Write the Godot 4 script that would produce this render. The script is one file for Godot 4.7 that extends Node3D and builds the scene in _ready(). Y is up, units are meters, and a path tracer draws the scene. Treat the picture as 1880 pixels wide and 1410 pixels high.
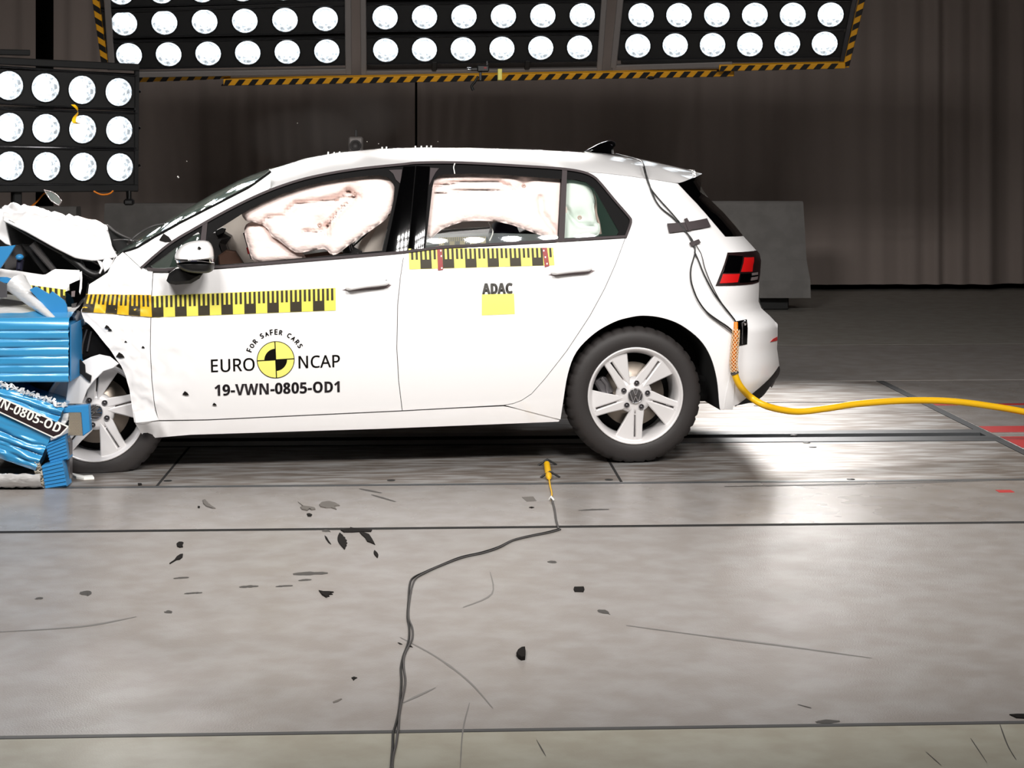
extends Node3D
# A crash-test hall: a white hatchback run into a blue deformable barrier, lit by banks of floodlights.
# World axes follow the test track: x along the track (to the right), y up, z towards the camera; metres.

const F = 3240.0          # focal length in pixels of the 1880 x 1410 frame
const HOR = 290.0         # image row of the horizon (the lens is shifted)
const CAM_H = 1.398
const CAM_YAW = -0.0464   # radians
const CAR_YAW = 0.0827
const HALF = 0.895        # half width of the car

var rcam = Basis(Vector3.UP, CAM_YAW)
var eye = Vector3.ZERO
var car_tf = Transform3D(Basis(Vector3.UP, CAR_YAW), Vector3.ZERO)
var car_inv = car_tf.affine_inverse()
var M = {}
var taken = {}
var tail_table = []
var rng = RandomNumberGenerator.new()
var dent = FastNoiseLite.new()

const PROFILE = [[0.0, 0.14], [0.10, 0.10], [0.20, 0.062], [0.30, 0.034], [0.42, 0.012], [0.55, 0.001], [0.68, 0.0], [0.80, 0.007], [0.90, 0.028], [0.96, 0.046], [1.02, 0.068], [1.10, 0.10], [1.20, 0.142], [1.30, 0.186], [1.38, 0.224], [1.45, 0.262], [1.6, 0.36]]

func _ready():
	rng.seed = 7
	dent.seed = 4
	dent.frequency = 3.2
	# ---- camera
	eye = -(rcam * Vector3((1167.0 - 940.0) / F, (HOR - 852.0) / F, -1.0) * 8.06)
	eye.y = CAM_H
	var cam = Camera3D.new()
	cam.name = "camera"
	cam.projection = Camera3D.PROJECTION_FRUSTUM
	cam.near = 0.1
	cam.far = 80.0
	cam.size = 1410.0 / F * 0.1
	cam.frustum_offset = Vector2(0, (HOR - 705.0) / F * 0.1)
	cam.transform = Transform3D(rcam, eye)
	add_child(cam)
	cam.current = true
	# ---- environment: a closed hall, no sky
	var env = Environment.new()
	env.background_mode = Environment.BG_COLOR
	env.background_color = Color(0, 0, 0)
	env.tonemap_mode = Environment.TONE_MAPPER_LINEAR
	env.tonemap_exposure = 1.0
	env.volumetric_fog_enabled = true
	env.volumetric_fog_density = 0.0
	env.sdfgi_enabled = true
	env.ssao_enabled = true
	env.ssil_enabled = true
	var we = WorldEnvironment.new()
	we.name = "world_environment"
	we.environment = env
	add_child(we)
	# ---- scene
	make_materials()
	make_tail_table()
	build_hall()
	build_lights()
	build_car()
	build_barrier()
	build_background()
	build_cables()
	build_debris()

# ------------------------------------------------------------------ projection helpers (photograph pixel -> place)
func ray(px, py):
	return rcam * Vector3((px - 940.0) / F, (HOR - py) / F, -1.0)

func W(px, py, depth):
	return eye + ray(px, py) * depth

func on_floor(px, py, h = 0.0):
	var d = ray(px, py)
	return eye + d * ((h - eye.y) / d.y)

func on_z(px, py, z):
	var d = ray(px, py)
	return eye + d * ((z - eye.z) / d.z)

func on_plane(px, py, p0, n):
	var d = ray(px, py)
	return eye + d * ((p0 - eye).dot(n) / d.dot(n))

func L(px, py, z):                     # point of the car's own space in the plane z
	var o = car_inv * eye
	var d = car_inv.basis * ray(px, py)
	return o + d * ((z - o.z) / d.z)

func Ls(px, py, off = 0.0):            # point on the car's side skin
	var z = -0.02
	var p = Vector3.ZERO
	for k in 7:
		p = L(px, py, z)
		z = S(p.x, p.y) + off
	return L(px, py, z)

func loop_xy(pts, off = 0.0):          # pixel outline -> outline in the car's x-y
	var r = PackedVector2Array()
	for p in pts:
		var q = Ls(p[0], p[1], off)
		r.append(Vector2(q.x, q.y))
	return r

func table(t, v):
	if v <= t[0][0]:
		return t[0][1]
	for i in range(1, t.size()):
		if v <= t[i][0]:
			var a = t[i - 1]
			var b = t[i]
			var pa = t[maxi(i - 2, 0)]
			var pb = t[mini(i + 1, t.size() - 1)]
			var f = (v - a[0]) / (b[0] - a[0])
			return cubic_interpolate_in_time(a[1], b[1], pa[1], pb[1], f, b[0] - a[0], pa[0] - a[0], pb[0] - a[0])
	return t[-1][1]

func lin_table(t, v):
	if v <= t[0][0]:
		return t[0][1]
	for i in range(1, t.size()):
		if v <= t[i][0]:
			return lerpf(t[i - 1][1], t[i][1], (v - t[i - 1][0]) / (t[i][0] - t[i - 1][0]))
	return t[-1][1]

func make_tail_table():
	for p in [[1400, 760], [1431, 690], [1432, 670], [1428, 640], [1429, 617], [1429, 595], [1413, 578], [1398, 566], [1394, 553], [1395, 520], [1397, 480], [1389, 460], [1366, 432], [1340, 395], [1310, 360], [1296, 330], [1294, 312]]:
		var q = L(p[0], p[1], -0.24)
		tail_table.append([q.y, q.x])

func S(x, y):                          # z of the near side skin at (x, y)
	var inset = table(PROFILE, y)
	var d = lin_table(tail_table, y) - x
	if d < 0.34:
		inset += 0.24 * pow(clampf(1.0 - d / 0.34, 0.0, 1.25), 2.6)
	if x < -1.95:
		var k = clampf((-1.95 - x) / 0.35, 0.0, 1.0)
		inset += k * 0.012 * (dent.get_noise_2d(x * 3.0, y * 3.0) + 0.35)
	return -inset

# ------------------------------------------------------------------ nodes
func numbered(called):
	if not taken.has(called):
		taken[called] = 0
		return called
	taken[called] += 1
	return "%s_%03d" % [called, taken[called]]

func thing(called, label, category, at = Vector3.ZERO, group = ""):
	var o = Node3D.new()
	o.name = numbered(called)
	o.position = at
	add_child(o)
	return tag(o, label, category, group)

func tag(o, label, category, group = ""):
	o.set_meta("label", label)
	o.set_meta("category", category)
	if group:
		o.set_meta("group", group)
	return o

func part(called, mesh, material, parent):
	var o = MeshInstance3D.new()
	o.mesh = mesh
	o.name = called if parent != self else numbered(called)
	o.material_override = material
	parent.add_child(o, true)
	return o

func solo(called, mesh, material, label, category, group = ""):
	return tag(part(called, mesh, material, self), label, category, group)

func structure(called, mesh, material, parent = self):
	var o = part(called, mesh, material, parent)
	if parent == self:
		o.set_meta("kind", "structure")
	return o

# ------------------------------------------------------------------ materials
func mk(called, c, rough, metal = 0.0, extra = {}):
	var m = StandardMaterial3D.new()
	m.resource_name = called
	m.albedo_color = c
	m.roughness = rough
	m.metallic = metal
	m.cull_mode = BaseMaterial3D.CULL_DISABLED
	for k in extra:
		m.set(k, extra[k])
	M[called] = m
	return m

func noise_tex(sd, freq, lo, hi, size = 512, octaves = 4, kind = FastNoiseLite.TYPE_SIMPLEX_SMOOTH):
	var n = FastNoiseLite.new()
	n.seed = sd
	n.noise_type = kind
	n.frequency = freq
	n.fractal_octaves = octaves
	var t = NoiseTexture2D.new()
	t.width = size
	t.height = size
	t.seamless = true
	t.noise = n
	if lo != null:
		var g = Gradient.new()
		g.colors = PackedColorArray([lo, hi])
		g.offsets = PackedFloat32Array([0.25, 0.75])
		t.color_ramp = g
	return t

func glow(called, c, e):
	return mk(called, Color(0.9, 0.9, 0.9), 0.4, 0.0, {"emission_enabled": true, "emission": c, "emission_energy_multiplier": e})

func make_materials():
	mk("paint", Color(0.95, 0.945, 0.945), 0.32, 0.0, {"clearcoat_enabled": true, "clearcoat": 1.0, "clearcoat_roughness": 0.04})
	mk("paint_torn", Color(0.93, 0.925, 0.925), 0.4)
	mk("black_gloss", Color(0.012, 0.012, 0.014), 0.05, 0.0, {"clearcoat_enabled": true, "clearcoat": 1.0, "clearcoat_roughness": 0.02})
	mk("black_plastic", Color(0.05, 0.048, 0.05), 0.45)
	mk("rubber_trim", Color(0.26, 0.235, 0.24), 0.6, 0.0, {"metallic_specular": 0.25})
	mk("frame_black", Color(0.05, 0.047, 0.05), 0.6, 0.0, {"metallic_specular": 0.2})
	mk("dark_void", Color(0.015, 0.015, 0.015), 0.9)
	mk("grey_plastic", Color(0.22, 0.21, 0.21), 0.5)
	mk("tyre", Color(0.15, 0.135, 0.132), 0.62, 0.0, {"heightmap_enabled": true, "heightmap_texture": noise_tex(31, 0.03, null, null, 256), "heightmap_scale": 0.02, "uv1_triplanar": true, "uv1_scale": Vector3(9, 9, 9)})
	mk("alloy", Color(0.90, 0.89, 0.89), 0.36, 0.35)
	mk("alloy_dark", Color(0.42, 0.41, 0.42), 0.35, 0.6)
	mk("disc_steel", Color(0.42, 0.39, 0.36), 0.35, 0.9)
	mk("chrome", Color(0.88, 0.88, 0.9), 0.08, 1.0)
	mk("tape_yellow", Color(0.90, 0.86, 0.36), 0.5)
	mk("tape_wrinkled", Color(0.90, 0.72, 0.12), 0.45)
	mk("mirrored_tape", Color(0.40, 0.34, 0.08), 0.5)  # darkened yellow for the ruler mirrored in the door glass
	mk("tape_black", Color(0.235, 0.215, 0.17), 0.5, 0.0, {"metallic_specular": 0.3})
	mk("logo_yellow", Color(0.92, 0.90, 0.46), 0.5)
	mk("logo_black", Color(0.06, 0.05, 0.04), 0.6, 0.0, {"metallic_specular": 0.2})
	mk("code_grey", Color(0.20, 0.18, 0.19), 0.6, 0.0, {"metallic_specular": 0.2})
	mk("club_grey", Color(0.24, 0.23, 0.21), 0.5)
	mk("red_tape", Color(0.55, 0.06, 0.06), 0.5)
	mk("white_print", Color(0.92, 0.92, 0.9), 0.5)
	mk("airbag", Color(0.93, 0.855, 0.83), 0.85, 0.0, {"rim_enabled": true, "rim": 0.3, "heightmap_enabled": true, "heightmap_texture": noise_tex(8, 0.012, null, null, 256), "heightmap_scale": 0.8, "uv1_triplanar": true, "uv1_scale": Vector3(3, 5, 3)})
	mk("airbag_seam", Color(0.72, 0.62, 0.58), 0.9)
	mk("navy", Color(0.075, 0.075, 0.17), 0.7)
	mk("dark_fabric", Color(0.08, 0.078, 0.08), 0.85)
	mk("cream", Color(0.86, 0.82, 0.78), 0.8)
	mk("brown", Color(0.30, 0.2, 0.15), 0.8)
	mk("belt", Color(0.05, 0.05, 0.05), 0.7)
	mk("airbag_glass_tint", Color(0.84, 0.885, 0.85), 0.85)  # green cast of light through the quarter glass, put into the colour
	mk("glass_green", Color(0.6, 0.78, 0.7, 0.05), 0.02, 0.0, {"transparency": BaseMaterial3D.TRANSPARENCY_ALPHA})
	mk("glass_screen", Color(0.50, 0.60, 0.55, 0.58), 0.03, 0.0, {"transparency": BaseMaterial3D.TRANSPARENCY_ALPHA})
	mk("glass_clear", Color(0.9, 0.95, 0.93, 0.10), 0.02, 0.0, {"transparency": BaseMaterial3D.TRANSPARENCY_ALPHA})
	mk("lamp_red", Color(0.80, 0.02, 0.03), 0.12, 0.0, {"clearcoat_enabled": true})
	mk("lamp_dark", Color(0.10, 0.006, 0.012), 0.08, 0.0, {"clearcoat_enabled": true})
	mk("lamp_grey", Color(0.55, 0.5, 0.5), 0.2, 0.3)
	# barrier
	mk("blue_sheet", Color(0.22, 0.57, 0.77), 0.30, 0.1, {"clearcoat_enabled": true, "clearcoat": 0.6, "clearcoat_roughness": 0.15})
	mk("blue_flat", Color(0.17, 0.50, 0.72), 0.45)
	mk("foil", Color(0.90, 0.90, 0.90), 0.32, 0.3, {"heightmap_enabled": true, "heightmap_texture": noise_tex(12, 0.02, null, null, 256), "heightmap_scale": 0.35, "uv1_triplanar": true, "uv1_scale": Vector3(2, 6, 6)})
	mk("honeycomb", Color(0.80, 0.76, 0.69), 0.5, 0.2)
	mk("label_dark", Color(0.13, 0.06, 0.07), 0.5)
	# cables
	mk("cable_yellow", Color(0.93, 0.72, 0.06), 0.4)
	mk("cable_orange", Color(0.9, 0.5, 0.08), 0.45)
	mk("sleeve", Color(0.9, 0.78, 0.62), 0.5)
	mk("wire_black", Color(0.05, 0.05, 0.05), 0.5)
	mk("wire_grey", Color(0.26, 0.25, 0.25), 0.5)
	# hall
	mk("steel_frame", Color(0.46, 0.44, 0.43), 0.45, 0.2)
	mk("housing", Color(0.03, 0.03, 0.032), 0.6)
	mk("rail_shine", Color(0.25, 0.25, 0.26), 0.25, 0.8)
	mk("hazard_yellow", Color(0.85, 0.60, 0.08), 0.5)
	mk("hazard_black", Color(0.06, 0.06, 0.06), 0.5)
	mk("reflector", Color(0.80, 0.82, 0.84), 0.22, 0.9, {"emission_enabled": true, "emission": Color(0.93, 0.97, 1.0), "emission_energy_multiplier": 0.40})
	glow("lens_glow", Color(0.97, 0.99, 1.0), 1.7)
	glow("fill_glow", Color(1.0, 0.96, 0.93), 0.6)
	mk("curtain", Color(0.62, 0.57, 0.545), 0.95, 0.0, {"rim_enabled": true, "rim": 0.2})
	mk("dark_wall", Color(0.10, 0.095, 0.09), 0.9)
	mk("concrete", Color(0.50, 0.49, 0.48), 0.9, 0.0, {"albedo_texture": noise_tex(5, 0.01, Color(0.92, 0.92, 0.92), Color(1, 1, 1)), "uv1_triplanar": true, "uv1_scale": Vector3(0.8, 0.8, 0.8)})
	var fine = noise_tex(21, 0.30, null, null, 1024, 2)
	var streak = noise_tex(22, 0.010, Color(0.935, 0.92, 0.905), Color(1, 1, 1), 1024, 7)
	var rough_map = noise_tex(23, 0.008, Color(0.88, 0.88, 0.88), Color(1, 1, 1), 512, 4)
	for f in [["floor_slab", Color(0.57, 0.555, 0.545), 0.44, 0.07], ["floor_near", Color(0.63, 0.62, 0.57), 0.5, 0.02], ["floor_strip", Color(0.585, 0.57, 0.56), 0.29, 0.02], ["floor_far", Color(0.56, 0.55, 0.53), 0.6, 0.03]]:
		mk(f[0], f[1], f[2], 0.0, {"metallic_specular": 0.42, "albedo_texture": streak, "roughness_texture": rough_map, "heightmap_enabled": true, "heightmap_texture": fine, "heightmap_scale": f[3], "uv1_triplanar": true, "uv1_world_triplanar": true, "uv1_scale": Vector3(0.55, 0.6, 0.6)})
	mk("steel_plate", Color(0.66, 0.655, 0.65), 0.46, 0.55, {"albedo_texture": noise_tex(25, 0.012, Color(0.74, 0.69, 0.65), Color(1, 1, 1), 1024, 6), "roughness_texture": rough_map, "uv1_triplanar": true, "uv1_world_triplanar": true, "uv1_scale": Vector3(0.25, 0.7, 1.1)})
	mk("steel_dark", Color(0.36, 0.37, 0.38), 0.4, 0.5)
	mk("red_floor", Color(0.70, 0.06, 0.05), 0.5)
	mk("chip", Color(0.10, 0.09, 0.085), 0.7, 0.0, {"metallic_specular": 0.2})
	mk("chip_grey", Color(0.36, 0.34, 0.32), 0.5)
	mk("scuff", Color(0.27, 0.26, 0.25), 0.6)
	mk("scuff_faint", Color(0.44, 0.43, 0.42), 0.5)
	mk("joint", Color(0.05, 0.045, 0.045), 0.8)
	mk("sealant", Color(0.30, 0.30, 0.30), 0.6)

# ------------------------------------------------------------------ mesh building
class MB:
	var v = PackedVector3Array()
	var n = PackedVector3Array()
	var idx = PackedInt32Array()
	func tri(a, b, c):                 # counter-clockwise seen from outside
		var nn = (b - a).cross(c - a)
		if nn.length_squared() < 1e-18:
			return
		nn = nn.normalized()
		var k = v.size()
		v.append(a)
		v.append(c)
		v.append(b)
		n.append(nn)
		n.append(nn)
		n.append(nn)
		idx.append(k)
		idx.append(k + 1)
		idx.append(k + 2)
	func quad(a, b, c, d):
		tri(a, b, c)
		tri(a, c, d)
	func fan(pts):
		for i in range(1, pts.size() - 1):
			tri(pts[0], pts[i], pts[i + 1])
	func box(t, s, ch = 0.0):          # box of size s under transform t, edges chamfered by ch
		var h = s * 0.5
		ch = minf(ch, minf(h.x, minf(h.y, h.z)) * 0.6)
		if ch <= 0.0:
			var q = []
			for i in 8:
				q.append(t * Vector3(h.x if i & 1 else -h.x, h.y if i & 2 else -h.y, h.z if i & 4 else -h.z))
			quad(q[4], q[5], q[7], q[6])
			quad(q[1], q[0], q[2], q[3])
			quad(q[5], q[1], q[3], q[7])
			quad(q[0], q[4], q[6], q[2])
			quad(q[6], q[7], q[3], q[2])
			quad(q[0], q[1], q[5], q[4])
			return
		var P = func(sx, sy, sz, ax):
			var p = Vector3(sx * (h.x - ch), sy * (h.y - ch), sz * (h.z - ch))
			p[ax] += [sx, sy, sz][ax] * ch
			return t * p
		for ax in 3:
			var b = (ax + 1) % 3
			var c = (ax + 2) % 3
			for s1 in [-1, 1]:
				var ring = []
				for uv in [[-1, -1], [1, -1], [1, 1], [-1, 1]]:
					var e = [0, 0, 0]
					e[ax] = s1
					e[b] = uv[0]
					e[c] = uv[1]
					ring.append(P.call(e[0], e[1], e[2], ax))
				if s1 > 0:
					quad(ring[0], ring[1], ring[2], ring[3])
				else:
					quad(ring[3], ring[2], ring[1], ring[0])
			for s1 in [-1, 1]:
				for s2 in [-1, 1]:
					var e0 = [0, 0, 0]
					e0[ax] = -1
					e0[b] = s1
					e0[c] = s2
					var e1 = e0.duplicate()
					e1[ax] = 1
					var a0 = P.call(e0[0], e0[1], e0[2], b)
					var a1 = P.call(e1[0], e1[1], e1[2], b)
					var b0 = P.call(e0[0], e0[1], e0[2], c)
					var b1 = P.call(e1[0], e1[1], e1[2], c)
					if s1 * s2 > 0:
						quad(a0, b0, b1, a1)
					else:
						quad(a0, a1, b1, b0)
		for sx in [-1, 1]:
			for sy in [-1, 1]:
				for sz in [-1, 1]:
					var x = P.call(sx, sy, sz, 0)
					var y = P.call(sx, sy, sz, 1)
					var z = P.call(sx, sy, sz, 2)
					if sx * sy * sz > 0:
						tri(x, y, z)
					else:
						tri(x, z, y)
	func bar(a, b, w, h, ch = 0.0, up = Vector3.UP):   # a square bar from a to b
		var d = b - a
		var x = d.normalized()
		if absf(x.dot(up)) > 0.98:
			up = Vector3(0, 0, 1)
		var z = x.cross(up).normalized()
		var y = z.cross(x)
		box(Transform3D(Basis(x, y, z), (a + b) * 0.5), Vector3(d.length(), h, w), ch)
	func grid(P, wrap = false, flip = false):          # rows of points, smooth normals; counter-clockwise with rows up and columns right
		var R = P.size()
		var C = P[0].size()
		var base = v.size()
		var acc = PackedVector3Array()
		acc.resize(R * C)
		for r in R:
			for c in C:
				v.append(P[r][c])
		for r in R - 1:
			for c in (C if wrap else C - 1):
				var c2 = (c + 1) % C
				var i00 = r * C + c
				var i01 = r * C + c2
				var i10 = i00 + C
				var i11 = i01 + C
				var nn = (v[base + i01] - v[base + i00]).cross(v[base + i11] - v[base + i00]) + (v[base + i11] - v[base + i00]).cross(v[base + i10] - v[base + i00])
				if flip:
					nn = -nn
				if nn.length_squared() < 1e-20:
					continue
				for k in [i00, i01, i10, i11]:
					acc[k] += nn
				if flip:
					for k in [i00, i01, i11, i00, i11, i10]:
						idx.append(base + k)
				else:
					for k in [i00, i11, i01, i00, i10, i11]:
						idx.append(base + k)
		for k in R * C:
			n.append(acc[k].normalized() if acc[k].length_squared() > 1e-24 else Vector3.UP)
	func lathe(profile, seg, t = Transform3D(), flip = false):   # profile of [radius, z]; axis z
		var rows = []
		for p in profile:
			var row = PackedVector3Array()
			for s in seg:
				var a = TAU * s / seg
				row.append(t * Vector3(cos(a) * p[0], sin(a) * p[0], p[1]))
			rows.append(row)
		grid(rows, true, flip)
	func tube(pts, r, sides = 8, caps = true):
		var rows = []
		var up = Vector3.UP
		var N = pts.size()
		for i in N:
			var d = (pts[mini(i + 1, N - 1)] - pts[maxi(i - 1, 0)]).normalized()
			if absf(d.dot(up)) > 0.95:
				up = Vector3(0.3, 0.2, 0.93).normalized()
			var x = d.cross(up).normalized()
			var y = x.cross(d).normalized()
			up = y
			var rr = r[i] if r is Array else r
			var row = PackedVector3Array()
			for s in sides:
				var a = TAU * s / sides
				row.append(pts[i] + (x * cos(a) + y * sin(a)) * rr)
			rows.append(row)
		grid(rows, true, false)
		if caps:
			for e in [0, N - 1]:
				var ring = Array(rows[e])
				if e == 0:
					ring.reverse()
				fan(ring)
	func prism(poly, t, z0, z1, bevel = 0.0):   # 2D outline (any turn) between z0 and z1, front edge bevelled
		var p = poly if not Geometry2D.is_polygon_clockwise(poly) else rev(poly)
		var inner = p
		if bevel > 0.0:
			var o = Geometry2D.offset_polygon(p, -bevel)
			if o.size() == 1:
				inner = o[0] if not Geometry2D.is_polygon_clockwise(o[0]) else rev(o[0])
			else:
				bevel = 0.0
		var zt = z1 - bevel
		var N = p.size()
		for i in N:
			var a = p[i]
			var b = p[(i + 1) % N]
			quad(t * Vector3(a.x, a.y, z0), t * Vector3(b.x, b.y, z0), t * Vector3(b.x, b.y, zt), t * Vector3(a.x, a.y, zt))
		cap(p, t, z0, true)
		cap(inner, t, z1, false)
		if bevel > 0.0:
			for i in N:            # walk the outer edge, joining each corner to the nearest inner corner
				var a = p[i]
				var b = p[(i + 1) % N]
				var ia = near(inner, a)
				var ib = near(inner, b)
				quad(t * Vector3(a.x, a.y, zt), t * Vector3(b.x, b.y, zt), t * Vector3(ib.x, ib.y, z1), t * Vector3(ia.x, ia.y, z1))
	func near(q, p):
		var best = q[0]
		for x in q:
			if x.distance_squared_to(p) < best.distance_squared_to(p):
				best = x
		return best
	func rev(q):
		var r = q.duplicate()
		r.reverse()
		return r
	func cap(q, t, z, down):
		var ii = Geometry2D.triangulate_polygon(q)
		for k in range(0, ii.size(), 3):
			var a = q[ii[k]]
			var b = q[ii[k + 1]]
			var c = q[ii[k + 2]]
			if ((b - a).cross(c - a) < 0) != down:
				var s = b
				b = c
				c = s
			tri(t * Vector3(a.x, a.y, z), t * Vector3(b.x, b.y, z), t * Vector3(c.x, c.y, z))
	func done():
		var a = []
		a.resize(Mesh.ARRAY_MAX)
		a[Mesh.ARRAY_VERTEX] = v
		a[Mesh.ARRAY_NORMAL] = n
		a[Mesh.ARRAY_INDEX] = idx
		var m = ArrayMesh.new()
		if idx.size():
			m.add_surface_from_arrays(Mesh.PRIMITIVE_TRIANGLES, a)
		return m

func V2(list):
	var r = PackedVector2Array()
	for p in list:
		r.append(Vector2(p[0], p[1]))
	return r

func smooth(pts, per = 6):               # Catmull-Rom through points
	var out = []
	var N = pts.size()
	for i in N - 1:
		for k in per:
			out.append(pts[i].cubic_interpolate(pts[i + 1], pts[maxi(i - 1, 0)], pts[mini(i + 2, N - 1)], float(k) / per))
	out.append(pts[N - 1])
	return out

func smooth_closed(pts, per = 4):
	var out = PackedVector2Array()
	var N = pts.size()
	for i in N:
		for k in per:
			out.append(pts[i].cubic_interpolate(pts[(i + 1) % N], pts[(i + N - 1) % N], pts[(i + 2) % N], float(k) / per))
	return out

# A curved sheet: outline in x-y, with holes, laid on z = zf(x, y); its edges turn back by «skirt».
func sheet(outer, holes, zf, cell, skirt = 0.0, mirror = false, mb = null):
	if mb == null:
		mb = MB.new()
	if Geometry2D.is_polygon_clockwise(outer):
		outer = mb.rev(outer)
	var lo = outer[0]
	var hi = outer[0]
	for p in outer:
		lo = lo.min(p)
		hi = hi.max(p)
	var nx = int(ceil((hi.x - lo.x) / cell))
	var ny = int(ceil((hi.y - lo.y) / cell))
	var put = func(p):
		var z = zf.call(p.x, p.y)
		var e = 0.004
		var nn = Vector3(-(zf.call(p.x + e, p.y) - zf.call(p.x - e, p.y)) / (2 * e), -(zf.call(p.x, p.y + e) - zf.call(p.x, p.y - e)) / (2 * e), 1).normalized()
		if mirror:
			z = -2.0 * HALF - z
			nn.z = -nn.z
		mb.v.append(Vector3(p.x, p.y, z))
		mb.n.append(nn)
	for i in nx:
		for j in ny:
			var a = lo + Vector2(i, j) * cell
			var r = PackedVector2Array([a, a + Vector2(cell, 0), a + Vector2(cell, cell), a + Vector2(0, cell)])
			var pieces = Geometry2D.intersect_polygons(outer, r)
			for h in holes:
				var rest = []
				for q in pieces:
					rest.append_array(Geometry2D.clip_polygons(q, h))
				pieces = rest
			for q in pieces:
				if q.size() < 3:
					continue
				var ii = Geometry2D.triangulate_polygon(q)
				var k0 = mb.v.size()
				for p in q:
					put.call(p)
				for k in range(0, ii.size(), 3):
					var t = [ii[k], ii[k + 1], ii[k + 2]]
					var ccw = (q[t[1]] - q[t[0]]).cross(q[t[2]] - q[t[0]]) > 0
					if ccw != mirror:
						t = [t[0], t[2], t[1]]
					for x in t:
						mb.idx.append(k0 + x)
	if skirt > 0.0:
		var loops = [outer]
		for h in holes:
			loops.append(h if Geometry2D.is_polygon_clockwise(h) else mb.rev(h))
		for lp in loops:
			var N = lp.size()
			for i in N:
				var a = lp[i]
				var b = lp[(i + 1) % N]
				var m = maxi(1, int(ceil(a.distance_to(b) / cell)))
				for k in m:
					var p = a.lerp(b, float(k) / m)
					var q = a.lerp(b, float(k + 1) / m)
					var zp = zf.call(p.x, p.y)
					var zq = zf.call(q.x, q.y)
					if mirror:
						mb.quad(Vector3(q.x, q.y, -2 * HALF - zq + skirt), Vector3(p.x, p.y, -2 * HALF - zp + skirt), Vector3(p.x, p.y, -2 * HALF - zp), Vector3(q.x, q.y, -2 * HALF - zq))
					else:
						mb.quad(Vector3(p.x, p.y, zp - skirt), Vector3(q.x, q.y, zq - skirt), Vector3(q.x, q.y, zq), Vector3(p.x, p.y, zp))
	return mb

func shrink(poly, by):
	var o = Geometry2D.offset_polygon(poly, -by)
	var best = poly
	var area = 0.0
	for q in o:
		var s = 0.0
		for i in q.size():
			s += q[i].cross(q[(i + 1) % q.size()])
		if absf(s) > area:
			area = absf(s)
			best = q
	return best

# lettering laid on a surface: the outline of a TextMesh, fitted between two points of a plane and draped by zf
func letters(text, a, b, bold, zf, mb = null, width_scale = 1.0, heavy = 0.0):
	if mb == null:
		mb = MB.new()
	if heavy > 0.0:
		for k in 6:
			var o = Vector2.from_angle(TAU * k / 6) * heavy
			letters(text, a + o, b + o, bold, zf, mb, width_scale)
	var tm = TextMesh.new()
	var sf = SystemFont.new()
	sf.font_names = PackedStringArray(["Droid Sans"])
	if bold:
		sf.font_weight = 700
	tm.font = sf
	tm.font_size = 64
	tm.pixel_size = 0.01
	tm.depth = 0.0
	tm.curve_step = 2.0
	tm.text = text
	var ar = tm.surface_get_arrays(0)
	var vv = ar[Mesh.ARRAY_VERTEX]
	var ii = ar[Mesh.ARRAY_INDEX]
	var lo = vv[0]
	var hi = vv[0]
	for p in vv:
		lo = lo.min(p)
		hi = hi.max(p)
	var s = a.distance_to(b) / (hi.x - lo.x)
	var ux = (b - a).normalized()
	var uy = Vector2(-ux.y, ux.x)
	var pts = []
	for p in vv:
		var q = a + ux * ((p.x - lo.x) * s) + uy * ((p.y - lo.y) * s * width_scale)
		pts.append(Vector3(q.x, q.y, zf.call(q.x, q.y)))
	var count = ii.size() if ii else vv.size()
	for k in range(0, count, 3):
		var t = [ii[k], ii[k + 1], ii[k + 2]] if ii else [k, k + 1, k + 2]
		var A = pts[t[0]]
		var B = pts[t[1]]
		var C = pts[t[2]]
		if (B - A).cross(C - A).z < 0:
			mb.tri(A, C, B)
		else:
			mb.tri(A, B, C)
	return mb

# ------------------------------------------------------------------ the hall
func slab(x0, x1, z0, z1, y0, y1, ch = 0.0):
	var mb = MB.new()
	mb.box(Transform3D(Basis(), Vector3((x0 + x1) / 2, (y0 + y1) / 2, (z0 + z1) / 2)), Vector3(x1 - x0, y1 - y0, z1 - z0), ch)
	return mb.done()

func zf_row(py):
	return on_floor(940, py).z

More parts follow.
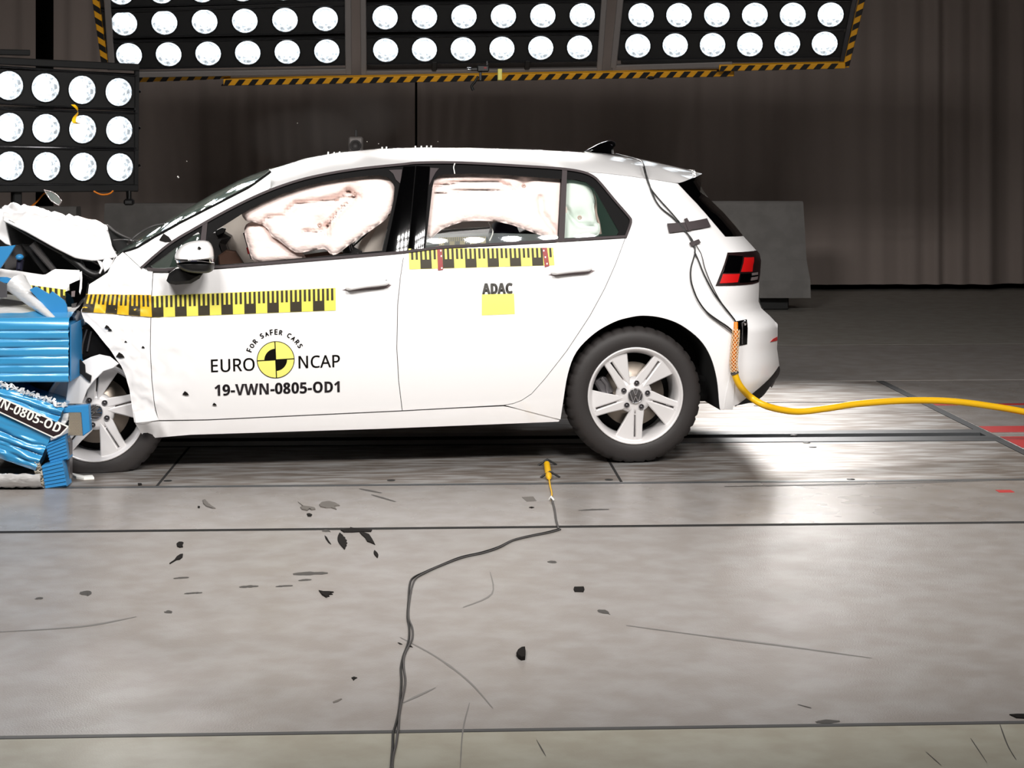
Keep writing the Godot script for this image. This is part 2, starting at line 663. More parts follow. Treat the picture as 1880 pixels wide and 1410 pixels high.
func build_hall():
	var X0 = -12.0
	var X1 = 14.0
	var ZB = -11.9
	var ZF = 15.0
	var H = 7.5
	var floor_node = structure("floor", slab(X0, X1, ZB, ZF, -0.3, -0.03), M.joint)
	structure("ceiling", slab(X0, X1, ZB, ZF, H, H + 0.2), M.dark_wall)
	structure("wall_back", slab(X0, X1, ZB - 0.2, ZB, -0.3, H), M.dark_wall)
	structure("wall_front", slab(X0, X1, ZF, ZF + 0.2, -0.3, H), M.dark_wall)
	structure("wall_left", slab(X0 - 0.2, X0, ZB, ZF, -0.3, H), M.dark_wall)
	structure("wall_right", slab(X1, X1 + 0.2, ZB, ZF, -0.3, H), M.dark_wall)
	# floor plates: rows across the picture, split at the joints the photograph shows
	var g = 0.004
	var xe = on_floor(1616, 703).x
	var xa = on_floor(290, 890).x
	var xb = on_floor(1142, 887).x
	var rows = [
		[1341.5, 1900, "floor_near", [X0, X1]],
		[969.3, 1338.5, "floor_slab", [X0, X1]],
		[889.5, 966.7, "floor_strip", [X0, X1]],
		[816, 887, "steel_plate", [X0, xa - 2.0, xa, xb, xe]],
		[742.5, 795, "steel_plate", [X0, xa - 2.0, xa, xb, xe]],
		[703.5, 741.5, "steel_plate", [X0, xa - 2.0, xa, xb, xe]],
		[636, 702.5, "floor_slab", [X0, X1]],
	]
	for r in rows:
		var z1 = zf_row(r[1]) if r[1] < 1500 else ZF
		var xs = r[3]
		for i in xs.size() - 1:
			structure("floor_plate", slab(xs[i] + g, xs[i + 1] - g, zf_row(r[0]) + g, z1 - g, -0.03, 0.0, 0.0 if r[2] == "steel_plate" else 0.003), M[r[2]], floor_node)
	structure("floor_plate", slab(X0, X1, ZB, zf_row(636) - g, -0.03, 0.0, 0.003), M.floor_far, floor_node)
	for xj in [xa, xb]:
		structure("floor_joint", slab(xj - 0.006, xj + 0.006, zf_row(703), zf_row(795), -0.03, 0.0006), M.joint, floor_node)
		structure("floor_joint", slab(xj - 0.006, xj + 0.006, zf_row(816), zf_row(887), -0.03, 0.0006), M.joint, floor_node)
	structure("floor_joint", slab(X0, X1, zf_row(966.2), zf_row(970.0), -0.03, 0.0006), M.joint, floor_node)
	structure("floor_joint", slab(X0, X1, zf_row(1337.6), zf_row(1342.4), -0.03, 0.0006), M.sealant, floor_node)
	# steel edge along the plates and the tow rail in the middle of the track
	structure("edge_strip", slab(X0, xe, zf_row(887) , zf_row(889.5), -0.03, 0.001), M.steel_dark, floor_node)
	structure("tow_rail", slab(X0, xe, zf_row(795) + g, zf_row(801.5), -0.03, 0.003, 0.002), M.steel_dark, floor_node)
	structure("tow_rail", slab(X0, xe, zf_row(807.5), zf_row(816) - g, -0.03, 0.003, 0.002), M.steel_dark, floor_node)
	# beyond the end of the plates
	var zn = zf_row(889.5)
	var zm = zf_row(808)
	structure("edge_strip", slab(xe, xe + 0.05, zf_row(703) + g, zn - g, -0.03, 0.001), M.steel_dark, floor_node)
	structure("floor_plate", slab(xe + 0.05 + g, X1, zm, zn - g, -0.03, 0.0, 0.003), M.floor_strip, floor_node)
	structure("floor_plate", slab(xe + 0.05 + g, X1, zf_row(703) + g, zf_row(802), -0.03, 0.0, 0.003), M.floor_strip, floor_node)
	for q in [[747, 749.5], [789, 800], [808.5, 829]]:
		structure("painted_stripe", slab(xe + 0.06, X1, zf_row(q[0]), zf_row(q[1]), -0.001, 0.0012), M.red_floor, floor_node)
	var rm = MB.new()
	var rp = on_floor(1845, 902)
	rm.box(Transform3D(Basis(), rp + Vector3(0, 0.0005, 0)), Vector3(0.065, 0.002, 0.05))
	structure("painted_stripe", rm.done(), M.red_floor, floor_node)
	# screw heads in the steel plates
	for q in [[308, 883], [718, 882], [1118, 881], [1562, 880], [1458, 799], [1481, 813], [1492, 821], [1390, 745]]:
		var p = on_floor(q[0], q[1])
		var mb = MB.new()
		mb.lathe([[0.0, 0.0015], [0.018, 0.0015], [0.02, -0.004]], 14, Transform3D(Basis(Vector3.RIGHT, -PI / 2), p), true)
		structure("screw_head", mb.done(), M.hazard_black, floor_node)
	# rubber scuffs and scratches
	for q in [[570, 1053, 64, 6], [560, 1065, 24, 3], [457, 1077, 35, 4], [522, 1076, 31, 3], [355, 1089, 33, 3], [333, 1061, 28, 3], [1110, 1124, 14, 9], [158, 1090, 20, 9], [1015, 1032, 12, 6], [600, 975, 10, 7], [1090, 936, 56, 3], [1520, 1325, 44, 5], [72, 1099, 14, 4], [310, 1124, 12, 6]]:
		scuff(floor_node, [[q[0] - q[2] / 2.0, q[1] + 1], [q[0], q[1] - 0.5], [q[0] + q[2] / 2.0, q[1] - 1]], q[3], M.scuff)
	for q in [[[660, 897], [700, 905]], [[682, 908], [726, 921]], [[1330, 893], [1600, 888], [1880, 880]]]:
		scuff(floor_node, q, 3, M.scuff)
	for q in [[[1150, 1148], [1300, 1168], [1450, 1187], [1600, 1208]], [[735, 1170], [800, 1205], [860, 1250], [905, 1300]], [[862, 1290], [850, 1340], [845, 1410]], [[0, 1160], [150, 1150], [250, 1132]], [[740, 1290], [800, 1262]], [[900, 1050], [903, 1090], [850, 1115]]]:
		scuff(floor_node, q, 2.5, M.scuff_faint)
	for q in [[[1700, 1380], [1728, 1405]], [[1836, 1330], [1850, 1368], [1866, 1395]], [[1782, 1355], [1812, 1400]], [[985, 1358], [1002, 1388]], [[1465, 1293], [1490, 1300]]]:
		scuff(floor_node, q, 1.6, M.scuff)

func scuff(parent, pts, width, material):   # a thin uneven smear on the floor
	var c = []
	for p in pts:
		c.append(on_floor(p[0], p[1], 0.0008))
	c = smooth(c, 5)
	var top = []
	var low = []
	for i in c.size():
		var f = float(i) / (c.size() - 1)
		var w = width * 0.5 * (0.35 + 0.65 * sin(PI * clampf(f, 0.03, 0.97))) * rng.randf_range(0.7, 1.15)
		var per = (c[i] - eye).dot(rcam * Vector3(0, 0, -1)) / F
		var d = (c[mini(i + 1, c.size() - 1)] - c[maxi(i - 1, 0)]).normalized()
		var s = d.cross(Vector3.UP).normalized() * w * per * lerpf(1.0, 4.5, absf(d.x))
		top.append(c[i] - s)
		low.append(c[i] + s)
	var mb = MB.new()
	mb.grid([PackedVector3Array(low), PackedVector3Array(top)])
	part("scuff_mark", mb.done(), material, parent)

func curtain(px0, px1, depth_z, label, folds, amp, sd):
	var a = on_z(px0, 500, depth_z).x
	var b = on_z(px1, 500, depth_z).x
	var n = FastNoiseLite.new()
	n.seed = sd
	n.frequency = folds
	var rows = []
	var N = int((b - a) / 0.035)
	for y in [0.065, 1.2, 3.0, 5.0, 7.45]:
		var row = PackedVector3Array()
		for i in N + 1:
			var x = lerpf(a, b, float(i) / N)
			var q = n.get_noise_2d(x, y * 0.012)
			var w = clampf((x - 3.2) / 1.5, 0.25, 1.0) if px0 > 500 else 0.8
			row.append(Vector3(x, y, depth_z + amp * w * (q + 0.45 * sin(x * 9.0 + 5.0 * q) * (0.5 + n.get_noise_2d(x * 0.6, 40.0)) + 0.2 * sin(x * 23.0 + 6.0 * q))))
		rows.append(row)
	var back = []
	for r in rows:
		var row = PackedVector3Array()
		for p in r:
			row.append(p - Vector3(0, 0, 0.012))
		back.append(row)
	var mb = MB.new()
	mb.grid(rows)
	mb.grid(back, false, true)
	solo("curtain", mb.done(), M.curtain, label, "curtain", "backdrop curtains")

# ------------------------------------------------------------------ floodlights
func frame_of(a, b, n):                  # axes of a bank: x from a to b, z = n
	var x = (b - a).normalized()
	var z = (n - x * n.dot(x)).normalized()
	return Basis(x, z.cross(x), z)

func lamp_mesh(r, seg):
	var bowl = MB.new()
	var prof = []
	for k in 9:
		var f = k / 8.0
		var w = 1.0 + (0.018 if k % 2 else -0.018)
		prof.append([lerpf(1.0, 0.16, f) * r * w, -0.085 * (1.0 - pow(1.0 - f, 2.0))])
	var rows = []
	for k in prof.size():
		var row = PackedVector3Array()
		for s in seg:
			var a = TAU * (s + 0.5 * (k % 2)) / seg
			var w = prof[k][0] * (1.0 if k == 0 else 1.0 + 0.03 * sin(s * 2.4 + k))
			row.append(Vector3(cos(a) * w, sin(a) * w, prof[k][1]))
		rows.append(row)
	for k in rows.size() - 1:            # facets with flat faces
		for s in seg:
			var s2 = (s + 1) % seg
			bowl.quad(rows[k][s], rows[k][s2], rows[k + 1][s2], rows[k + 1][s])
	var bulb = MB.new()
	var bp = []
	for k in 7:
		var a = PI / 2 * k / 6
		bp.append([r * 0.40 * cos(a) + 0.0005, -0.062 + r * 0.34 * sin(a)])
	bulb.lathe(bp, 16)
	var rim = MB.new()
	rim.lathe([[r * 1.0, -0.004], [r * 1.0, 0.006], [r * 1.07, 0.006], [r * 1.07, -0.004]], 28)
	return [bowl.done(), bulb.done(), rim.done()]

func bank(called, label, group, rows, basis, origin, r, row_h, energy, angle, size_light, bars = [], aim = null):
	var t = thing(called, label, "floodlight bank", origin, group)
	t.basis = basis
	var inv = t.transform.affine_inverse()
	var lm = lamp_mesh(r, 22)
	for row in rows:
		var pts = []
		for p in row:
			pts.append(inv * p)
		var a = pts[0]
		var b = pts[-1]
		var d = (b - a) / (pts.size() - 1)
		var e = (b - a).normalized()
		var up = Vector3(-e.y, e.x, 0)
		var o2 = func(v): return Vector2(v.x, v.y)
		var c0 = o2.call(a - d * 0.56)
		var c1 = o2.call(b + d * 0.5)
		var u2 = o2.call(up) * row_h * 0.5
		var outer = PackedVector2Array([c0 - u2, c1 - u2, c1 + u2, c0 + u2])
		var holes = []
		for p in pts:
			var h = PackedVector2Array()
			for k in 24:
				h.append(o2.call(p) + Vector2.from_angle(TAU * k / 24) * r * 1.03)
			holes.append(h)
		var zz = a.z
		var hs = sheet(outer, holes, func(_x, _y): return zz, 0.16, 0.0)
		var mid = (c0 + c1) * 0.5
		var ang = (c1 - c0).angle()
		hs.box(Transform3D(Basis(Vector3(0, 0, 1), ang), Vector3(mid.x, mid.y, zz - 0.115)), Vector3(c0.distance_to(c1), row_h, 0.02))
		for s in [-1, 1]:
			var m2 = mid + u2 * s
			hs.box(Transform3D(Basis(Vector3(0, 0, 1), ang), Vector3(m2.x, m2.y, zz - 0.06)), Vector3(c0.distance_to(c1), 0.012, 0.115))
		for c in [c0, c1]:
			hs.box(Transform3D(Basis(Vector3(0, 0, 1), ang), Vector3(c.x, c.y, zz - 0.06)), Vector3(0.012, row_h, 0.115))
		var house = part("housing", hs.done(), M.housing, t)
		var lip = MB.new()
		for s in [-0.98, 0.98]:
			var q0 = Vector3(c0.x + u2.x * s, c0.y + u2.y * s, zz + 0.008)
			var q1 = Vector3(c1.x + u2.x * s, c1.y + u2.y * s, zz + 0.008)
			lip.bar(q0, q1, 0.016, 0.01, 0.003)
		part("edge_rail", lip.done(), M.rail_shine, house)
		for p in pts:
			var lamp = part("lamp", lm[0], M.reflector, t)
			lamp.position = p
			lamp.rotation.z = rng.randf_range(0, TAU)
			part("bulb", lm[1], M.lens_glow, lamp)
			part("lamp_rim", lm[2], M.black_plastic, lamp)
			var sp = SpotLight3D.new()
			sp.name = "lamp_light"
			sp.light_color = Color(1.0, 0.985, 0.97)
			sp.light_energy = energy
			sp.light_size = size_light
			sp.spot_range = 40.0
			sp.spot_attenuation = 2.0
			sp.spot_angle = angle
			sp.spot_angle_attenuation = 1.0
			sp.shadow_enabled = true
			t.add_child(sp, true)
			sp.position = p + Vector3(0, 0, 0.03)
			if aim != null:
				var to = (inv * aim - sp.position).normalized()
				sp.basis = Basis.looking_at(to, Vector3.UP if absf(to.y) < 0.95 else Vector3.RIGHT)
			else:
				sp.basis = Basis.looking_at(Vector3(0, 0, 1), Vector3.UP)
	for q in bars:                       # [called, from, to, width, material]
		var mb = MB.new()
		mb.bar(inv * q[1], inv * q[2], q[3], q[3], q[3] * 0.12, Vector3(0, 0, 1))
		part(q[0], mb.done(), q[4], t)
	return t

func px_rows(rows, p0, n):
	var out = []
	for r in rows:
		var o = []
		for k in r[2]:
			var f = float(k) / (r[2] - 1)
			o.append(on_plane(lerpf(r[0][0], r[1][0], f), lerpf(r[0][1], r[1][1], f), p0, n))
		out.append(o)
	return out

func hazard(label, p0, n, a, b, width, lean):
	var A = on_plane(a[0], a[1], p0, n)
	var B = on_plane(b[0], b[1], p0, n)
	var bs = frame_of(A, B, n)
	var t = thing("hazard_rail", label, "striped rail", A, "hazard striped rails of the light rig")
	t.basis = bs
	var len_ = A.distance_to(B)
	var mb = MB.new()
	mb.box(Transform3D(Basis(), Vector3(len_ / 2, 0, -width / 2)), Vector3(len_, width, width), 0.004)
	part("rail", mb.done(), M.hazard_yellow, t)
	var st = MB.new()
	var period = 0.104
	var k = 0.0
	while k < len_ - 0.06:
		var w = width / 2
		var s = lean * w
		for pl in [[0.0008, 0], [-0.02, 1]]:
			if pl[1] == 0:
				var q = [Vector3(k - s, -w * 0.97, 0.0012), Vector3(k + 0.052 - s, -w * 0.97, 0.0012), Vector3(k + 0.052 + s, w * 0.97, 0.0012), Vector3(k + s, w * 0.97, 0.0012)]
				for i in 4:
					q[i].x = clampf(q[i].x, 0, len_)
				st.quad(q[0], q[1], q[2], q[3])
			else:
				st.quad(Vector3(k - s, -w - 0.0012, -0.04), Vector3(k + 0.052 - s, -w - 0.0012, -0.04), Vector3(k + 0.052 - s, -w - 0.0012, 0), Vector3(k - s, -w - 0.0012, 0))
		k += period
	part("stripe", st.done(), M.hazard_black, t)

func build_lights():
	var zc = -10.4
	curtain(-420, 64, zc, "dark grey backdrop curtain left of the dark gap at far left", 0.55, 0.10, 3)
	curtain(99, 762, zc, "dark grey backdrop curtain between the dark gap and the thin seam above the car", 0.5, 0.12, 5)
	curtain(766, 2400, zc, "dark grey-brown backdrop curtain right of the seam, hanging in soft folds behind the tail", 0.45, 0.26, 8)
	# three banks over the far side of the track, faces leaning down towards the car
	var tilt = deg_to_rad(24)
	var p0 = W(900, 95, 13.6)
	var G = "overhead floodlight banks"
	var n1 = rcam * Vector3(0.10, -sin(tilt), cos(tilt)).normalized()
	var n2 = rcam * Vector3(0.0, -sin(tilt), cos(tilt)).normalized()
	var n3 = rcam * Vector3(-0.12, -sin(tilt), cos(tilt)).normalized()
	var e1 = W(640, 95, 13.6)
	var e3 = W(1125, 95, 13.6)
	var R1 = px_rows([[[212, -71], [590, -83], 6], [[222, -14], [594, -24], 6], [[228, 43], [597, 35], 6], [[237, 101], [600, 94], 6]], e1, n1)
	var b1 = [["frame_bar", on_plane(638, -110, e1, n1), on_plane(640, 136, e1, n1), 0.05, M.steel_frame], ["frame_bar", on_plane(250, 136, e1, n1), on_plane(640, 130, e1, n1), 0.045, M.steel_frame], ["frame_bar", on_plane(190, -110, e1, n1), on_plane(205, 120, e1, n1), 0.05, M.steel_frame], ["cross_bar", on_plane(196, 20, e1, n1), on_plane(640, 5, e1, n1), 0.03, M.black_plastic]]
	bank("overhead_light_bank", "overhead floodlight bank at left, its lower corner behind the small left light stand", G, R1, frame_of(R1[3][0], R1[3][5], n1), R1[3][0], 0.098, 0.225, 1.0, 17.0, 0.07, b1, Vector3(-1.9, 1.2, -0.7))
	var R2 = px_rows([[[705, -87], [1078, -92], 6], [[706, -28], [1074, -33], 6], [[707, 32], [1069, 28], 6], [[708, 92], [1064, 87], 6]], p0, n2)
	var b2 = [["frame_bar", on_plane(666, -110, p0, n2), on_plane(668, 138, p0, n2), 0.045, M.steel_frame], ["frame_bar", on_plane(1117, -110, p0, n2), on_plane(1100, 132, p0, n2), 0.045, M.steel_frame], ["frame_bar", on_plane(668, 134, p0, n2), on_plane(1100, 128, p0, n2), 0.04, M.steel_frame], ["strut", on_plane(798, 112, p0, n2), on_plane(797, 132, p0, n2), 0.04, M.housing], ["strut", on_plane(969, 110, p0, n2), on_plane(967, 130, p0, n2), 0.04, M.housing], ["back_beam", on_plane(670, 120, p0 - n2 * 0.15, n2), on_plane(1098, 116, p0 - n2 * 0.15, n2), 0.07, M.steel_frame]]
	bank("overhead_light_bank", "middle overhead floodlight bank, straight above the car roof", G, R2, frame_of(R2[3][0], R2[3][5], n2), R2[3][0], 0.098, 0.225, 1.0, 17.0, 0.07, b2, Vector3(-0.6, 1.35, -0.7))
	var R3 = px_rows([[[1190, -85], [1547, -84], 6], [[1183, -28], [1536, -29], 6], [[1177, 28], [1525, 27], 6], [[1171, 84], [1514, 80], 6]], e3, n3)
	var b3 = [["frame_bar", on_plane(1150, -110, e3, n3), on_plane(1126, 124, e3, n3), 0.05, M.steel_frame], ["frame_bar", on_plane(1124, 124, e3, n3), on_plane(1345, 117, e3, n3), 0.045, M.steel_frame], ["frame_bar", on_plane(1590, -110, e3, n3), on_plane(1545, 116, e3, n3), 0.04, M.rail_shine], ["cross_bar", on_plane(1140, 113, e3, n3), on_plane(1545, 108, e3, n3), 0.03, M.black_plastic]]
	bank("overhead_light_bank", "right-hand overhead floodlight bank above the tail of the car, edged in striped rails", G, R3, frame_of(R3[3][0], R3[3][5], n3), R3[3][0], 0.098, 0.225, 0.8, 18.0, 0.07, b3, Vector3(1.2, 0.1, -1.3))
	hazard("yellow and black striped rail, short piece under the left end of the overhead lights", p0 + n2 * 0.03, n2, [248, 146], [422, 139], 0.05, 0.8)
	hazard("long yellow and black striped rail under the middle overhead lights", p0 + n2 * 0.08, n2, [410, 152], [1348, 135], 0.05, 0.8)
	hazard("yellow and black striped rail under the right-hand overhead lights", e3 + n3 * 0.05, n3, [1320, 126], [1552, 121], 0.045, 0.8)
	hazard("yellow and black striped rail up the left edge of the overhead lights", e1 + n1 * 0.04, n1, [192, 118], [160, -110], 0.05, 0.8)
	hazard("yellow and black striped rail up the right edge of the overhead lights", e3 + n3 * 0.04, n3, [1553, 124], [1609, -110], 0.045, -0.8)
	# left stand, turned towards the car
	var n4 = rcam * Vector3(sin(deg_to_rad(36)), -0.04, cos(deg_to_rad(36))).normalized()
	var p4 = W(154, 238, 12.2)
	var R4 = px_rows([[[-118, 149], [218, 169], 6], [[-117, 230], [219, 239], 6], [[-117, 303], [220, 307], 6]], p4, n4)
	var q4 = func(x, y, o = 0.0): return on_plane(x, y, p4 + n4 * o, n4)
	var b4 = [["frame_bar", q4.call(-160, 104), q4.call(254, 124), 0.05, M.housing], ["frame_bar", q4.call(-160, 347), q4.call(252, 345), 0.05, M.housing], ["frame_bar", q4.call(251, 122), q4.call(249, 352), 0.03, M.housing], ["top_bar", q4.call(-160, 92, -0.1), q4.call(54, 97, -0.1), 0.04, M.housing], ["leg", q4.call(30, 350, -0.05), q4.call(30, 700, -0.05), 0.06, M.housing], ["leg", q4.call(-110, 350, -0.05), q4.call(-110, 705, -0.05), 0.06, M.housing], ["mount", q4.call(236, 347), q4.call(237, 366), 0.03, M.housing]]
	for y in [199, 271]:
		b4.append(["shelf_rail", q4.call(-160, y - 4), q4.call(253, y + 1), 0.014, M.chrome])
	b4.append(["shelf_rail", q4.call(-160, 118), q4.call(253, 137), 0.014, M.chrome])
	for y in [169, 236, 305]:
		b4.append(["bracket_screw", q4.call(254, y), q4.call(257, y - 2), 0.02, M.chrome])
	bank("light_stand", "lower floodlight stand at the left edge, three rows of round lamps behind the barrier", "", R4, frame_of(R4[2][0], R4[2][5], n4), R4[2][0], 0.099, 0.25, 0.8, 32.0, 0.07, b4, Vector3(-1.5, 0.7, -0.4))
	# banks on the camera's side of the track, above the frame: they light the near side of the car
	for k in 3:
		var c = Vector3([-3.0, 0.6, 3.6][k], 4.9, 5.2)
		var n = (Vector3([-1.7, -0.6, -0.2][k], 0.5, 0.0) - c).normalized()
		var x = Vector3(0, 1, 0).cross(n).normalized()
		var y = n.cross(x)
		var rr = []
		for i in 4:
			var row = []
			for j in 6:
				row.append(c + x * (j - 2.5) * 0.31 + y * (i - 1.5) * 0.27)
			rr.append(row)
		var bb = [["hanger", c - x * 0.8 + y * 0.55 - n * 0.1, c - x * 0.8 + Vector3(0, 2.59, 0) - n * 0.1, 0.05, M.steel_frame], ["hanger", c + x * 0.8 + y * 0.55 - n * 0.1, c + x * 0.8 + Vector3(0, 2.59, 0) - n * 0.1, 0.05, M.steel_frame]]
		bank("front_light_bank", ["front floodlight bank over the camera side, nearest the barrier", "front floodlight bank over the camera side, in the middle", "front floodlight bank over the camera side, nearest the tail of the car"][k], "front floodlight banks", rr, Basis(x, y, n), c, 0.1, 0.25, [1.55, 1.5, 0.65][k], 44.0, 0.08, bb)
	# two dim, unseen strip lights added at the ceiling to brighten the curtain
	for k in 2:
		var c = Vector3([-3.5, 4.5][k], 7.42, -7.6)
		var lt = thing("added_curtain_light", ["added unseen strip light brightening the curtain, above the barrier", "added unseen strip light brightening the curtain, above the tail of the car"][k], "added light", c)
		var mb = MB.new()
		mb.box(Transform3D(Basis(), Vector3(0, 0.04, 0)), Vector3(4.1, 0.08, 0.5), 0.01)
		part("fitting", mb.done(), M.housing, lt)
		mb = MB.new()
		mb.box(Transform3D(Basis(), Vector3(0, -0.012, 0)), Vector3(4.0, 0.02, 0.4), 0.004)
		part("diffuser", mb.done(), M.fill_glow, lt)
		var al = AreaLight3D.new()
		al.name = "lamp_light"
		al.area_size = Vector2(4.0, 0.4)
		al.light_energy = 1.6
		al.light_color = Color(1.0, 0.96, 0.93)
		al.area_range = 30.0
		al.area_attenuation = 2.0
		al.shadow_enabled = true
		lt.add_child(al, true)
		al.position = Vector3(0, -0.04, 0)
		al.rotation = Vector3(-PI / 2, 0, 0)
	# uprights that carry the overhead lights
	for q in [[186, -112, 1], [1596, -112, 0]]:
		var a = on_plane(q[0], q[1], p0 - n2 * 0.2, n2)
		var mb = MB.new()
		mb.bar(a, Vector3(a.x, 7.5, a.z), 0.08, 0.08, 0.01, Vector3(0, 0, 1))
		solo("rig_hanger", mb.done(), M.steel_frame, ["steel hanger above the right end of the overhead lights", "steel hanger above the left end of the overhead lights"][q[2]], "hanger")

# ------------------------------------------------------------------ the car
const TRIM = [[258.7, 492], [309, 449], [363, 416], [428.5, 380], [488, 352], [548, 331], [607, 317.7], [667, 308.7], [738, 301.5], [771, 298.5], [848, 298.5], [950, 304], [1026, 309], [1065, 314.5], [1088, 323], [1103, 337], [1128, 367], [1154, 397], [1158, 405], [1156, 415], [1148, 436]]
const BELT = [[1024, 444], [930, 449.5], [811, 456.5], [738, 465], [560, 480], [397, 494], [330, 500]]
const DOOR_FRONT = [[281, 501], [277.5, 560], [276, 640], [279, 700], [284, 745], [291, 772]]
const DOOR_MID = [[738.5, 754], [732, 700], [728.5, 640], [730, 560], [735, 510], [741.5, 466]]
const DOOR_BACK = [[925, 744], [942, 741], [958, 735], [976, 723], [1000, 696], [1040, 645], [1083, 580], [1110, 530], [1130, 485], [1148, 437]]
const ARCH = [[1029.5, 771], [1034, 741], [1043, 687], [1059, 646], [1091, 613], [1127, 592], [1155, 583.5], [1181.6, 580], [1215.6, 584], [1250, 597], [1284, 623.5], [1304, 655], [1315.5, 696], [1320, 741.5], [1322, 754]]
const TAIL = [[1355, 743], [1431, 671], [1427, 640], [1428, 617], [1428, 595], [1412, 578], [1398, 566], [1393, 553], [1394, 520], [1396, 480], [1389, 460], [1364.6, 433]]
const SCREEN = [[226, 462], [250, 455], [279.6, 436.8], [339, 404], [399, 373.5], [458, 343], [497, 315]]
const SCREEN_TOP = [[221, 459], [246, 443], [272, 427], [336, 388], [395, 353.5], [452, 324.5], [495, 309]]
const OPEN_FRONT = [[384, 433], [400, 421], [430, 402], [458, 384], [488, 369], [518, 356.5], [555, 344], [592, 334.5], [630, 328], [667, 323.5], [695, 322], [711, 325], [721, 333], [725, 344], [723, 368], [702, 461], [640, 466], [560, 474], [470, 482], [397, 487.5], [380, 488], [376, 455]]
const OPEN_TRI = [[276, 488.5], [300, 472], [325, 453], [350, 435], [364, 426], [368, 431], [360, 488], [300, 493], [282, 493]]
const OPEN_REAR = [[794, 345], [797, 331], [803, 324], [815, 320.5], [835, 319.5], [870, 319], [924, 321], [980, 325], [1031, 329], [1025, 439], [930, 445.5], [850, 451], [781, 456]]
const OPEN_QUARTER = [[1041, 329], [1058, 330], [1076, 334], [1090, 345], [1104, 368], [1118, 392], [1137, 425], [1133, 432], [1100, 434], [1036, 438]]

func side(pts, off = 0.0, skirt = 0.012, cell = 0.035, gap = 0.0015, holes = [], mirror = false):
	var poly = loop_xy(pts)
	if gap > 0.0:
		poly = shrink(poly, gap)
	var hh = []
	for h in holes:
		hh.append(loop_xy(h))
	return sheet(poly, hh, func(x, y): return S(x, y) + off, cell, skirt, mirror).done()

func plate(pts, z, th, bevel = 0.002):
	var poly = PackedVector2Array()
	for p in pts:
		var q = L(p[0], p[1], z)
		poly.append(Vector2(q.x, q.y))
	var mb = MB.new()
	mb.prism(poly, Transform3D(), z - th, z, bevel)
	return mb.done()

func path(pts, z):                         # pixel path in the plane z
	var r = []
	for p in pts:
		r.append(L(p[0], p[1], p[2] if p.size() > 2 else z))
	return r

func skin_path(pts, off):
	var r = []
	for p in pts:
		r.append(Ls(p[0], p[1], off))
	return r

func rod(pts, r, sides = 8):
	var mb = MB.new()
	mb.tube(pts, r, sides)
	return mb.done()

func resample(pts, n):
	var len_ = [0.0]
	for i in range(1, pts.size()):
		len_.append(len_[-1] + pts[i - 1].distance_to(pts[i]))
	var out = []
	var j = 0
	for k in n:
		var t = len_[-1] * k / (n - 1)
		while j < pts.size() - 2 and len_[j + 1] < t:
			j += 1
		out.append(pts[j].lerp(pts[j + 1], clampf((t - len_[j]) / maxf(len_[j + 1] - len_[j], 1e-6), 0, 1)))
	return out

func rev_list(a):
	var b = a.duplicate()
	b.reverse()
	return b

func arch_line():
	var v = []
	for p in ARCH:
		v.append(Vector2(p[0], p[1]))
	var o = []
	for p in smooth(v, 4):
		o.append([p.x, p.y])
	return o

